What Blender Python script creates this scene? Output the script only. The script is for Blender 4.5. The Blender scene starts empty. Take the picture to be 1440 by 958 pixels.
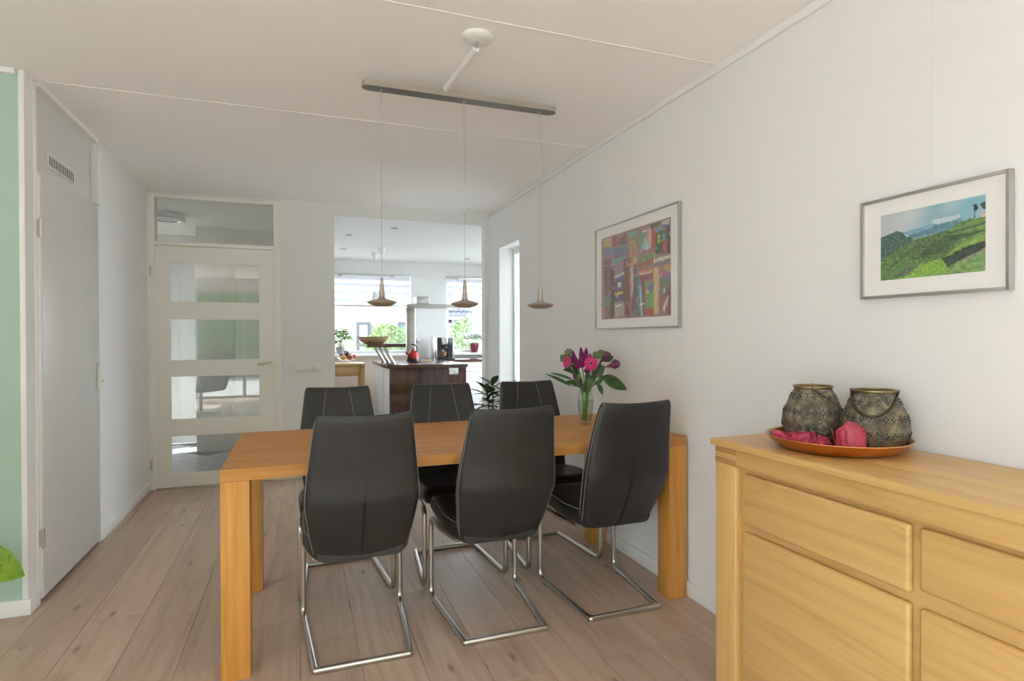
import bpy, bmesh, math, random
from mathutils import Vector, Matrix, noise
random.seed(7)
PI = math.pi
sc = bpy.context.scene
COL = sc.collection

# ------------------------------------------------------------------ camera
FPX, YAW, ROLL, PITCH, CAMH = 819.55, .3507, -.0029, -.0069, 1.25
_F = Vector((math.sin(YAW)*math.cos(PITCH), math.cos(YAW)*math.cos(PITCH), math.sin(PITCH)))
_R0 = Vector((math.cos(YAW), -math.sin(YAW), 0)); _U0 = _R0.cross(_F)
_R = _R0*math.cos(ROLL)+_U0*math.sin(ROLL); _U = _U0*math.cos(ROLL)-_R0*math.sin(ROLL)
cam = bpy.data.cameras.new('camera'); cam.sensor_width = 36; cam.lens = FPX/1440*36
cam.clip_start = .05; cam.clip_end = 200
camo = bpy.data.objects.new('camera', cam); COL.objects.link(camo)
camo.matrix_world = Matrix(((_R.x, _U.x, -_F.x, 0), (_R.y, _U.y, -_F.y, 0), (_R.z, _U.z, -_F.z, CAMH), (0, 0, 0, 1)))
sc.camera = camo
def ray(u, v): return _R*((u-720)/FPX)+_U*((479-v)/FPX)+_F
def onx(u, v, x): d = ray(u, v); return Vector((0, 0, CAMH))+d*(x/d.x)
def ony(u, v, y): d = ray(u, v); return Vector((0, 0, CAMH))+d*(y/d.y)

# ------------------------------------------------------------------ sky, sun, exposure
w = bpy.data.worlds.new('sky'); sc.world = w; w.use_nodes = True
bg = w.node_tree.nodes['Background']; bg.inputs[0].default_value = (.79, .905, 1.0, 1); bg.inputs[1].default_value = 4.0
sun = bpy.data.lights.new('sun', 'SUN'); sun.energy = 10; sun.angle = .03; sun.color = (.90, .96, 1.0)
suno = bpy.data.objects.new('sun', sun); COL.objects.link(suno)
suno.rotation_euler = Vector((.9, .25, -.85)).to_track_quat('-Z', 'Y').to_euler()
sc.view_settings.view_transform = 'Standard'; sc.view_settings.look = 'None'
sc.view_settings.gamma = 1; sc.view_settings.use_curve_mapping = False
sc.view_settings.exposure = 1.80
try: sc.cycles.use_denoising = True; sc.cycles.max_bounces = 12; sc.cycles.diffuse_bounces = 9; sc.cycles.transparent_max_bounces = 16
except Exception: pass
def portal(name, loc, direction, sx, sy):
    l = bpy.data.lights.new(name, 'AREA'); l.shape = 'RECTANGLE'; l.size = sx; l.size_y = sy
    l.cycles.is_portal = True
    o = bpy.data.objects.new(name, l); COL.objects.link(o); o.location = loc
    o.rotation_euler = Vector(direction).to_track_quat('-Z', 'Z' if abs(direction[2]) < .5 else 'Y').to_euler()
portal('portal_garden', (-.95, -2.24, 1.1), (0, 1, 0), 5.0, 2.2)
portal('portal_fill_side', (-3.64, -1.35, 1.2), (1, 0, 0), .7, 2.2)
portal('portal_kitchen', (1.05, 9.42, 1.6), (0, -1, 0), 1.4, 1.3)
portal('portal_kitchen_right', (2.7, 9.42, 1.6), (0, -1, 0), .9, 1.3)
portal('portal_niche', (1.97, 4.89, 1.04), (-1, 0, 0), .55, 2.1)
portal('portal_kitchen_fill', (3.52, 7.4, 1.6), (-1, 0, 0), 1.7, 1.4)
portal('portal_hall', (-2.37, 7.0, 1.5), (1, 0, 0), .4, 1.2)

# ------------------------------------------------------------------ material helpers
def S(r, g, b):
    f = lambda c: (c/255/12.92) if c/255 <= .04045 else ((c/255+.055)/1.055)**2.4
    return (f(r), f(g), f(b), 1)
def newmat(name):
    m = bpy.data.materials.new(name); m.use_nodes = True
    nt = m.node_tree; return m, nt, nt.nodes['Principled BSDF']
def N(nt, t, **k):
    n = nt.nodes.new(t)
    for a, b in k.items(): setattr(n, a, b)
    return n
def coords(nt, scale=(1, 1, 1), rnd=0):
    tc = N(nt, 'ShaderNodeTexCoord'); mp = N(nt, 'ShaderNodeMapping'); mp.inputs['Scale'].default_value = scale
    src = tc.outputs['Object']
    if rnd:
        oi = N(nt, 'ShaderNodeObjectInfo'); va = N(nt, 'ShaderNodeVectorMath', operation='MULTIPLY_ADD')
        cx = N(nt, 'ShaderNodeCombineXYZ')
        for i in range(3): nt.links.new(oi.outputs['Random'], cx.inputs[i])
        va.inputs[1].default_value = (rnd, rnd*1.7, rnd*.6); nt.links.new(cx.outputs[0], va.inputs[0]); nt.links.new(src, va.inputs[2]); src = va.outputs[0]
    nt.links.new(src, mp.inputs['Vector']); return mp.outputs[0]
def ramp(nt, fac, stops):
    r = N(nt, 'ShaderNodeValToRGB'); e = r.color_ramp.elements
    while len(e) < len(stops): e.new(.5)
    for i, (p, c) in enumerate(stops): e[i].position = p; e[i].color = c
    nt.links.new(fac, r.inputs[0]); return r.outputs[0]
def mixc(nt, fac, a, b, mode='MIX'):
    m = N(nt, 'ShaderNodeMix', data_type='RGBA', blend_type=mode)
    for s, v in ((0, fac), (6, a), (7, b)):
        if hasattr(v, 'links') or hasattr(v, 'is_output'): nt.links.new(v, m.inputs[s])
        else: m.inputs[s].default_value = v
    return m.outputs[2]
def bump(nt, p, h, strength, dist=.002):
    b = N(nt, 'ShaderNodeBump'); b.inputs['Strength'].default_value = strength; b.inputs['Distance'].default_value = dist
    nt.links.new(h, b.inputs['Height']); nt.links.new(b.outputs[0], p.inputs['Normal'])
def noise_t(nt, vec, scale, detail=4, rough=.55, dist=0):
    n = N(nt, 'ShaderNodeTexNoise'); n.inputs['Scale'].default_value = scale; n.inputs['Detail'].default_value = detail
    n.inputs['Roughness'].default_value = rough; n.inputs['Distortion'].default_value = dist
    nt.links.new(vec, n.inputs['Vector']); return n.outputs['Fac']
def plain(name, c, rough=.5, metal=0, var=.06, scale=6, bmp=0, bscale=200, spec=.5, **kw):
    m, nt, p = newmat(name); v = coords(nt, (1, 1, 1), 3)
    n = noise_t(nt, v, scale); c2 = tuple(max(0, x*(1-var)) for x in c[:3])+(1,); c3 = tuple(min(1, x*(1+var)) for x in c[:3])+(1,)
    nt.links.new(ramp(nt, n, [(.3, c2), (.7, c3)]), p.inputs['Base Color'])
    p.inputs['Roughness'].default_value = rough; p.inputs['Metallic'].default_value = metal; p.inputs['Specular IOR Level'].default_value = spec
    if bmp: bump(nt, p, noise_t(nt, v, bscale, 2), bmp)
    for k, x in kw.items(): p.inputs[k.replace('_', ' ')].default_value = x
    return m
def wood(name, dark, mid, light, axis=0, rough=.4, fine=60, rnd=5, tone=.18, knots=0, ring=.35, bandscale=7):
    m, nt, p = newmat(name)
    sc1 = [fine]*3; sc1[axis] = fine*.035
    sc2 = [bandscale]*3; sc2[axis] = bandscale*.1
    v1 = coords(nt, sc1, rnd); v2 = coords(nt, sc2, rnd)
    n1 = noise_t(nt, v1, 1, 6, .6, .3); n2 = noise_t(nt, v2, 1, 3, .5, 1.2)
    wv = N(nt, 'ShaderNodeMath', operation='MULTIPLY'); wv.inputs[1].default_value = 9; nt.links.new(n2, wv.inputs[0])
    fr = N(nt, 'ShaderNodeMath', operation='PINGPONG'); fr.inputs[1].default_value = 1; nt.links.new(wv.outputs[0], fr.inputs[0])
    a = ramp(nt, n1, [(.3, dark), (.5, mid), (.72, light)]); b = ramp(nt, fr.outputs[0], [(0, light), (.7, mid), (1, dark)])
    c = mixc(nt, ring, a, b)
    oi = N(nt, 'ShaderNodeObjectInfo'); tr = ramp(nt, oi.outputs['Random'], [(0, (1-tone,)*3+(1,)), (1, (1, 1, 1, 1))])
    c = mixc(nt, 1.0, c, tr, 'MULTIPLY')
    if knots:
        vv = coords(nt, (3.2, 1.1, 1), rnd); vo = N(nt, 'ShaderNodeTexVoronoi', voronoi_dimensions='2D'); vo.inputs['Scale'].default_value = 1.15; nt.links.new(vv, vo.inputs['Vector'])
        k = ramp(nt, vo.outputs['Distance'], [(.012, (.8, .8, .8, 1)), (.06, (0, 0, 0, 1))]); c = mixc(nt, k, c, tuple(x*.45 for x in dark[:3])+(1,))
    nt.links.new(c, p.inputs['Base Color']); p.inputs['Roughness'].default_value = rough
    bump(nt, p, n1, .12, .001)
    return m
def thin_glass(name, tint=(1, 1, 1, 1), ior=1.5, rough=0.0, boost=1.0):
    m = bpy.data.materials.new(name); m.use_nodes = True; nt = m.node_tree; nt.nodes.clear()
    out = N(nt, 'ShaderNodeOutputMaterial'); mx = N(nt, 'ShaderNodeMixShader'); t = N(nt, 'ShaderNodeBsdfTransparent'); g = N(nt, 'ShaderNodeBsdfGlossy')
    t.inputs[0].default_value = tint; g.inputs['Roughness'].default_value = rough
    lw = N(nt, 'ShaderNodeLayerWeight'); lw.inputs[0].default_value = .5; r0 = ((ior-1)/(ior+1))**2
    pw = N(nt, 'ShaderNodeMath', operation='POWER'); pw.inputs[1].default_value = 4; nt.links.new(lw.outputs['Facing'], pw.inputs[0])
    ma = N(nt, 'ShaderNodeMath', operation='MULTIPLY_ADD'); ma.inputs[1].default_value = (1-r0)*.7; ma.inputs[2].default_value = r0; nt.links.new(pw.outputs[0], ma.inputs[0])
    mm = N(nt, 'ShaderNodeMath', operation='MULTIPLY', use_clamp=True); mm.inputs[1].default_value = boost; nt.links.new(ma.outputs[0], mm.inputs[0])
    nt.links.new(mm.outputs[0], mx.inputs[0]); nt.links.new(t.outputs[0], mx.inputs[1]); nt.links.new(g.outputs[0], mx.inputs[2]); nt.links.new(mx.outputs[0], out.inputs[0])
    return m
def leafmat(name, c1, c2, trans=.25, scale=25, rough=.4, spots=None):
    m, nt, p = newmat(name); v = coords(nt, (1, 1, 1), 4)
    c = ramp(nt, noise_t(nt, v, scale, 3), [(.35, c1), (.65, c2)])
    if spots:
        k = ramp(nt, noise_t(nt, v, 55, 2), [(.60, (0, 0, 0, 1)), (.68, (.7, .7, .7, 1))]); c = mixc(nt, k, c, spots)
    nt.links.new(c, p.inputs['Base Color']); p.inputs['Roughness'].default_value = rough
    tr = N(nt, 'ShaderNodeBsdfTranslucent'); nt.links.new(c, tr.inputs[0]); mx = N(nt, 'ShaderNodeMixShader'); mx.inputs[0].default_value = trans
    out = [n for n in nt.nodes if n.type == 'OUTPUT_MATERIAL'][0]
    nt.links.new(p.outputs[0], mx.inputs[1]); nt.links.new(tr.outputs[0], mx.inputs[2]); nt.links.new(mx.outputs[0], out.inputs[0])
    return m
def L(r, g, b): return (r, g, b, 1)

M = {}
M['wall'] = plain('wall_paint', L(.805, .803, .795), .9, var=.012, scale=1.5, bmp=.15, bscale=90)
M['ceiling'] = plain('ceiling_paint', L(.93, .91, .885), .95, var=.015, scale=1.2, bmp=.3, bscale=60)
M['bead'] = plain('joint_filler', L(.88, .86, .82), .9, var=.01)
M['green'] = plain('sage_green_paint', L(.42, .57, .49), .9, var=.02, bmp=.15, bscale=90)
M['trim'] = plain('white_trim_paint', L(.83, .83, .82), .45, var=.01)
M['door'] = plain('door_paint', L(.89, .87, .81), .4, var=.01)
M['closet'] = plain('closet_door_paint', L(.66, .65, .62), .32, var=.015)
M['plank'] = wood('oiled_oak_floor', L(.43, .295, .215), L(.56, .40, .295), L(.65, .475, .36), 1, .38, 42, 6, .20, 1, .45, 4.2)
M['sub'] = plain('floor_joint', L(.28, .19, .135), .8)
M['oak'] = wood('honey_oak', L(.46, .19, .042), L(.60, .27, .065), L(.70, .34, .095), 0, .5, 45, 4, .16, 0, .35, 6)
M['oakz'] = wood('honey_oak_upright', L(.52, .225, .042), L(.65, .305, .062), L(.74, .375, .09), 2, .36, 45, 4, .10, 0, .3, 6)
M['beech'] = wood('pale_oak', L(.52, .30, .10), L(.66, .405, .15), L(.74, .475, .19), 1, .38, 40, 4, .12, 0, .35, 6)
M['beechz'] = wood('pale_oak_upright', L(.52, .30, .10), L(.66, .405, .15), L(.74, .475, .19), 2, .38, 40, 4, .10, 0, .3, 6)
M['beechdark'] = wood('end_grain', L(.36, .18, .06), L(.44, .23, .085), L(.50, .27, .10), 1, .45, 60, 4, .05)
M['leather'] = plain('black_leather', L(.021, .0215, .023), .42, var=.15, scale=12, bmp=.25, bscale=420, spec=.6)
M['stitch'] = plain('grey_stitching', L(.36, .35, .34), .7)
M['steel'] = plain('brushed_steel', L(.62, .59, .55), .28, 1.0, var=.05)
M['chrome'] = plain('chrome', L(.75, .75, .74), .12, 1.0, var=.02)
M['nickel'] = plain('satin_nickel', L(.50, .46, .41), .42, .75, var=.04)
M['clip'] = plain('blue_grey_plastic', L(.22, .28, .38), .4)
M['white'] = plain('white_lacquer', L(.82, .82, .80), .3, var=.01)
M['plastic'] = plain('white_plastic', L(.80, .79, .74), .35, var=.01)
M['dark'] = plain('dark_slot', L(.03, .03, .03), .6)
M['glass'] = thin_glass('window_glass', ior=1.45)
M['doorglass'] = thin_glass('door_glass', L(.97, .955, .91), ior=1.6, boost=1.9)
M['picglass'] = thin_glass('picture_glass', ior=1.45, boost=.35)
M['alu'] = plain('silver_frame', L(.52, .51, .49), .38, .85, var=.03)
M['mat'] = plain('mat_board', L(.83, .82, .80), .9, var=.01)

# ------------------------------------------------------------------ mesh helpers
class B:
    def __init__(s): s.bm = bmesh.new()
    def box(s, x0, x1, y0, y1, z0, z1, bev=0, seg=2, mtx=None):
        r = bmesh.ops.create_cube(s.bm, size=1); vs = r['verts']
        for v in vs: v.co = Vector(((x0+x1)/2+v.co.x*(x1-x0), (y0+y1)/2+v.co.y*(y1-y0), (z0+z1)/2+v.co.z*(z1-z0)))
        if mtx:
            for v in vs: v.co = mtx @ v.co
        if bev:
            es = list({e for v in vs for e in v.link_edges}); bmesh.ops.bevel(s.bm, geom=es, offset=bev, segments=seg, affect='EDGES', profile=.5)
        return s
    def loft(s, rings, close=True, cap=True):
        vr = [[s.bm.verts.new(p) for p in r] for r in rings]; n = len(vr[0])
        for a, b in zip(vr, vr[1:]):
            for i in range(n if close else n-1):
                j = (i+1) % n
                try: s.bm.faces.new((a[i], a[j], b[j], b[i]))
                except ValueError: pass
        if cap and close:
            s.bm.faces.new(list(reversed(vr[0]))); s.bm.faces.new(vr[-1])
        return s
    def tube(s, path, r, n=10, cap=True):
        P = [Vector(p) for p in path]; rr = r if isinstance(r, (list, tuple)) else [r]*len(P)
        rings = []; up = None
        for i, p in enumerate(P):
            d = (P[min(i+1, len(P)-1)]-P[max(i-1, 0)]).normalized()
            if up is None:
                up = d.orthogonal().normalized()
            else:
                up = (up-d*up.dot(d)).normalized() if (up-d*up.dot(d)).length > 1e-6 else d.orthogonal().normalized()
            sd = d.cross(up)
            rings.append([p+(up*math.cos(2*PI*k/n)+sd*math.sin(2*PI*k/n))*rr[i] for k in range(n)])
        return s.loft(rings, True, cap)
    def lathe(s, prof, n=32, c=(0, 0, 0), sx=1, sy=1):
        c = Vector(c); rings = []
        for r, z in prof: rings.append([c+Vector((math.cos(2*PI*k/n)*max(r, 1e-4)*sx, math.sin(2*PI*k/n)*max(r, 1e-4)*sy, z)) for k in range(n)])
        s.loft(rings, True, False)
        for idx, rev in ((0, True), (-1, False)):
            pass
        return s
    def cyl(s, c, r, h, n=24, axis=2):
        c = Vector(c); d = Vector((0, 0, 0)); d[axis] = h
        return s.tube([c, c+d], r, n)
    def ball(s, c, r, sx=1, sy=1, sz=1, u=16, v=10, mtx=None):
        q = bmesh.ops.create_uvsphere(s.bm, u_segments=u, v_segments=v, radius=r)
        for vv in q['verts']:
            vv.co = Vector((vv.co.x*sx, vv.co.y*sy, vv.co.z*sz))
            if mtx: vv.co = mtx @ vv.co
            vv.co += Vector(c)
        return s
    def poly(s, pts): s.bm.faces.new([s.bm.verts.new(p) for p in pts]); return s
    def mesh(s, name, angle=38):
        me = bpy.data.meshes.new(name); bmesh.ops.recalc_face_normals(s.bm, faces=s.bm.faces[:]); s.bm.to_mesh(me); s.bm.free()
        me.shade_smooth(); me.set_sharp_from_angle(angle=math.radians(angle)); return me
def fillet(pts, rad, n=6, closed=False):
    P = [Vector(p) for p in pts]; out = []
    for i, p in enumerate(P):
        if not closed and i in (0, len(P)-1): out.append(p); continue
        a, b = P[i-1], P[(i+1) % len(P)]; r = rad[i] if isinstance(rad, (list, tuple)) else rad
        da, db = (a-p), (b-p); r = min(r, da.length*.49, db.length*.49); p0 = p+da.normalized()*r; p1 = p+db.normalized()*r
        for k in range(n+1):
            t = k/n; out.append(p0*(1-t)**2+p*2*t*(1-t)+p1*t*t)
    return out
def rrect(w, t, r, n=4):
    out = []
    for cx, cy, a0 in ((w-r, t-r, 0), (-(w-r), t-r, PI/2), (-(w-r), -(t-r), PI), (w-r, -(t-r), 1.5*PI)):
        for k in range(n+1): a = a0+PI/2*k/n; out.append((cx+r*math.cos(a), cy+r*math.sin(a)))
    return out
def link(name, data, parent=None):
    o = bpy.data.objects.new(name, data); COL.objects.link(o)
    if parent: o.parent = parent
    return o
def obj(name, b, mat, parent=None, angle=38, label=None, cat=None, group=None, kind=None):
    me = b.mesh(name, angle) if isinstance(b, B) else b
    if isinstance(b, B): me.materials.append(M[mat] if isinstance(mat, str) else mat)
    o = link(name, me, parent); return tag(o, label, cat, group, kind)
def tag(o, label=None, cat=None, group=None, kind=None):
    for k, v in (('label', label), ('category', cat), ('group', group), ('kind', kind)):
        if v: o[k] = v
    return o
def empty(name, loc, label=None, cat=None, group=None, rz=0, kind=None):
    o = link(name, None); o.location = loc; o.rotation_euler = (0, 0, rz); o.empty_display_size = .05; return tag(o, label, cat, group, kind)
def struct(name, b, mat, parent=None, label=None, cat=None): return obj(name, b, mat, parent, kind=None if parent else 'structure', label=label, cat=cat)
def copy_tree(o, parent=None):
    c = o.copy(); COL.objects.link(c); c.parent = parent
    for ch in list(o.children): copy_tree(ch, c)
    return c
def boxes(*bs, bev=0):
    b = B()
    for x in bs: b.box(*x, bev=bev)
    return b

# ================================================================== THE SETTING
XL, XR, YF, YG, H = -1.155, 1.76, 5.485, 3.22, 2.453
YB, XLL = -2.2, -3.6           # back facade and far living-room wall, behind and left of the camera
# floor with planks
fl = struct('floor', boxes((XLL, XR, YB, YF+.06, -.06, -.004)), 'sub', label='oiled oak plank floor of the dining room', cat='floor')
x = XR; k = 0; PW = .22; plank_cache = {}
while x > XLL:
    x0 = max(x-PW, XLL); yb = YB; first = True; off = random.uniform(.4, 1.9)
    ytop = YF+.06
    y = yb
    while y < ytop-.01:
        ln = off if first else random.choice((1.5, 1.9, 2.2)); first = False
        y1 = min(y+ln, ytop)
        if ytop-y1 < .35: y1 = ytop
        if not (x < XL and y > YG):
            y1c = min(y1, YG) if x <= XL else y1
            lx, ly = round(x-x0, 4), round(y1c-y, 4)
            me = plank_cache.get((lx, ly))
            if not me:
                b = B().box(.0006, lx-.0006, .0006, ly-.0006, -.006, 0, bev=.0007, seg=1); me = b.mesh('plank'); me.materials.append(M['plank']); plank_cache[(lx, ly)] = me
            o = link('plank', me, fl); o.location = (x0, y, 0)
        y = y1
    x = x0; k += 1
# ceiling slabs with pale joint beads
ce = struct('ceiling', boxes((XLL-.1, XR+.3, YB-.1, YF+.1, H+.012, H+.14)), 'ceiling', label='pale ceiling of concrete slabs with filled joints', cat='ceiling')
js = [YB, -.4, 2.121, 3.33, YF+.1]
for a, b_ in zip(js, js[1:]):
    obj('ceiling_slab', boxes((XLL, XR, a+.005, b_-.005, H, H+.0125)), 'ceiling', ce)
for a in js[1:-1]:
    obj('joint_bead', B().box(XLL, XR, a-.006, a+.006, H-.0025, H+.0125, bev=.002), 'bead', ce)
# right wall with tall niche window
struct('wall_right', boxes((XR, XR+.24, YB-.1, 4.628, 0, H), (XR, XR+.24, 5.151, YF+.115, 0, H), (XR, XR+.24, 4.628, 5.151, 2.072, H)), 'wall', label='long white wall hung with two framed pictures', cat='wall')
struct('wall_far', boxes((-.147, .305, YF, YF+.115, 0, H), (.305, 1.727, YF, YF+.115, 2.342, H), (1.727, XR, YF, YF+.115, 0, H), (XL-.1, -.147, YF, YF+.115, 2.425, H)), 'wall', label='white wall with glazed door and wide opening to the kitchen', cat='wall')
struct('wall_left', boxes((XL-.1, XL, 4.205, YF+.115, 0, H), (XL-.0195, XL, YG, 3.315, 0, H), (XL-.1, XL-.0195, YG+.101, 3.315+.04, 0, H)), 'wall', label='white wall beside the tall cupboard door', cat='wall')
struct('wall_green', boxes((XLL-.1, XL-.02, YG, YG+.1, 0, H)), 'green', label='sage green painted wall at the room corner', cat='wall')
struct('trim_1', B().box(XL-.021, XL-.0005, YG-.0012, YG+.02, .07, H, bev=.0006), 'trim', label='narrow white corner strip beside the green wall', cat='trim')
struct('trim_2', B().box(XLL, XL-.026, YG-.028, YG, H-.028, H-.004, bev=.002), 'trim', label='white rail along the top of the green wall', cat='trim')
# living room walls behind and beside the camera, big garden glazing
struct('wall_back', boxes((XLL-.1, -3.45, YB-.1, YB, 0, H), (1.55, XR, YB-.1, YB, 0, H), (-3.45, 1.55, YB-.1, YB, 2.2, H)), 'wall', label='white garden wall around wide glazing', cat='wall')
struct('wall_side', boxes((XLL-.1, XLL, YB, -1.7, 0, H), (XLL-.1, XLL, -1.0, YG, 0, H), (XLL-.1, XLL, -1.7, -1.0, 2.25, H), (XLL-.1, XLL, -1.7, -1.0, 0, .1)), 'wall', label='white side wall of the living room', cat='wall')
wn = struct('fill_window_6', boxes(*[(XLL-.07, XLL-.02, q-.03, q+.03, .1, 2.25) for q in (-1.67, -1.03)], (XLL-.07, XLL-.02, -1.7, -1.0, 2.19, 2.25), (XLL-.07, XLL-.02, -1.7, -1.0, .1, .16)), 'white', label='narrow side window added to light the living room', cat='window')  # unseen window, added to let in fill light
for a, b_ in ((-1.64, -1.06),): obj('pane', boxes((XLL-.048, XLL-.042, a, b_, .16, 2.19)), 'glass', wn)
wn = struct('window_1', boxes((-3.45, 1.55, YB-.08, YB-.02, 0, .05), (-3.45, 1.55, YB-.08, YB-.02, 2.14, 2.2), *[(xx-.03, xx+.03, YB-.08, YB-.02, .05, 2.14) for xx in (-3.42, -1.95, -1.06, .2, 1.52)]), 'alu', label='wide aluminium garden glazing', cat='window')
for a, b_ in ((-3.39, -1.98), (-1.92, -1.09), (-1.03, .17), (.23, 1.49)):
    obj('pane', boxes((a, b_, YB-.052, YB-.048, .05, 2.14)), 'glass', wn)
# picture rail / cornice on the right wall
struct('trim_3', boxes((XR-.014, XR, YB, YF, H-.033, H), bev=.002), 'trim', label='white picture rail under the ceiling', cat='trim')
def baseboard(name, label, *bs): struct(name, boxes(*bs, bev=.003), 'trim', label=label, cat='baseboard')
BBH = .072
baseboard('baseboard_right', 'white baseboard along the picture wall', (XR-.014, XR, YB, 4.628, 0, BBH), (XR-.014, XR, 5.151, YF, 0, BBH))
baseboard('baseboard_far', 'white baseboard beside the glazed door', (-.147, .305, YF-.014, YF, 0, BBH))
baseboard('baseboard_left', 'white baseboard beyond the cupboard door', (XL, XL+.014, 4.205, YF, 0, BBH))
baseboard('baseboard_green', 'white baseboard under the green wall', (XLL, XL+.014, YG-.014, YG, 0, BBH), (XL, XL+.014, YG, 3.312, 0, BBH))

# --- glazed door (door_1)
d = struct('door_1', boxes(
    (-1.123, -.997, YF-.012, YF+.03, .012, 2.004), (-.314, -.184, YF-.012, YF+.03, .012, 2.004),
    (-.997, -.314, YF-.012, YF+.03, .012, .116), (-.997, -.314, YF-.012, YF+.03, .438, .566), (-.997, -.314, YF-.012, YF+.03, .932, 1.055),
    (-.997, -.314, YF-.012, YF+.03, 1.407, 1.541), (-.997, -.314, YF-.012, YF+.03, 1.876, 2.004)), 'door', label='cream glazed door with four wide panes', cat='door')
for a, b_ in ((.116, .438), (.566, .932), (1.055, 1.407), (1.541, 1.876)):
    p = obj('pane', boxes((-.997, -.314, YF+.004, YF+.01, a, b_)), 'doorglass', d)
    obj('glazing_bead', boxes((-.997, -.990, YF-.006, YF+.004, a, b_), (-.321, -.314, YF-.006, YF+.004, a, b_), (-.990, -.321, YF-.006, YF+.004, a, a+.007), (-.990, -.321, YF-.006, YF+.004, b_-.007, b_)), 'door', p)
hb = B().cyl((-.222, YF-.012, 1.032), .026, -.008, 24, 1); hb.tube(fillet([(-.222, YF-.015, 1.032), (-.222, YF-.055, 1.032), (-.335, YF-.055, 1.016)], .015), .0105, 12)
obj('handle', hb, 'steel', d)
for z in (.17, 1.75):
    obj('hinge', B().cyl((-1.132, YF-.018, z), .008, .085, 12).box(-1.14, -1.118, YF-.016, YF-.011, z+.01, z+.075), 'steel', d)
fr = struct('trim_4', boxes((XL, -1.103, YF-.02, YF+.1, 0, 2.425), (-.201, -.147, YF-.02, YF+.1, 0, 2.425), (-1.103, -.201, YF-.02, YF+.1, 2.4, 2.425), (-1.103, -.201, YF-.02, YF+.1, 2.008, 2.04), bev=.003), 'door', label='cream door frame with a glazed transom', cat='door frame')
obj('transom_pane', boxes((-1.103, -.201, YF+.004, YF+.01, 2.04, 2.4)), 'doorglass', fr)
obj('threshold', B().box(-1.103, -.201, YF-.01, YF+.1, -.002, .008, bev=.002), 'steel', fr)

# --- tall cupboard door (door_2) in the left wall
d = struct('door_2', B().box(XL-.03, XL+.014, 3.362, 4.197, .02, 2.045, bev=.0015), 'closet', label='tall flush light grey cupboard door', cat='door')
obj('edge_strip', B().box(XL-.03, XL+.0145, 3.337, 3.363, .02, 2.02, bev=.001), 'white', d)
for z in (.26, 1.72):
    obj('hinge', B().cyl((XL+.018, 3.338, z), .008, .09, 12).box(XL+.006, XL+.017, 3.325, 3.35, z+.012, z+.08), 'steel', d)
obj('handle', B().box(XL+.014, XL+.032, 4.142, 4.166, .935, 1.10, bev=.004), 'plastic', d)
obj('key', B().tube([(XL+.014, 4.18, .99), (XL+.04, 4.18, .99)], .0035, 8).box(XL+.036, XL+.041, 4.172, 4.196, .982, .998, bev=.002), 'steel', d)
f2 = struct('trim_5', boxes((XL-.08, XL+.006, 3.314, 3.337, 0, 2.43), (XL-.08, XL+.004, 4.196, 4.206, 0, 2.43), (XL-.08, XL+.02, 3.337, 4.196, 2.43, H)), 'door', label='white frame of the tall cupboard door', cat='door frame')
obj('upper_panel', B().box(XL-.03, XL-.012, 3.337, 4.196, 2.045, 2.43), 'closet', f2)
obj('stop_block', B().box(XL-.012, XL+.03, 4.15, 4.196, 2.055, 2.375, bev=.002), 'white', f2)
g = B().box(XL-.012, XL-.006, 3.50, 3.87, 2.10, 2.165, bev=.002)
gr = obj('vent_grille', g, 'plastic', f2)
gs = B()
for i in range(12): gs.box(XL-.0065, XL-.0045, 3.515+.029*i, 3.531+.029*i, 2.108, 2.157)
M['slot'] = plain('vent_slot', L(.22, .21, .20), .7); obj('vent_slots', gs, 'slot', gr, kind='stuff')

struct('wall_cupboard', boxes((XL-.75, XL-.7, 3.32, 4.25, 0, H), (XL-.7, XL-.1, 3.3201, 3.325, 0, H), (XL-.7, XL-.1, 4.21, 4.25, 0, H), (XL-.7, XL-.02, 3.325, 4.21, -.05, -.001)), 'wall', label='white inside of the tall cupboard', cat='wall')
# --- niche window in the right wall
wn = struct('window_2', boxes((XR+.138, XR+.185, 4.628, 4.66, 0, 2.072), (XR+.138, XR+.185, 5.119, 5.151, 0, 2.072), (XR+.138, XR+.185, 4.66, 5.119, 2.02, 2.072), (XR+.138, XR+.185, 4.66, 5.119, 0, .06)), 'white', label='tall narrow window in a wall niche', cat='window')
fg, nt, p = newmat('frosted_glass'); p.inputs['Base Color'].default_value = L(.95, .96, .95); p.inputs['Roughness'].default_value = .5
v = coords(nt); bump(nt, p, noise_t(nt, v, 60), .2)
trn = N(nt, 'ShaderNodeBsdfTranslucent'); trn.inputs[0].default_value = L(.95, .96, .95); mxs = N(nt, 'ShaderNodeMixShader'); mxs.inputs[0].default_value = .45
nt.links.new(p.outputs[0], mxs.inputs[1]); nt.links.new(trn.outputs[0], mxs.inputs[2]); nt.links.new(mxs.outputs[0], [n for n in nt.nodes if n.type == 'OUTPUT_MATERIAL'][0].inputs[0])
M['frosted'] = fg
obj('pane', boxes((XR+.158, XR+.164, 4.66, 5.119, .06, 2.02)), 'frosted', wn)

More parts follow.
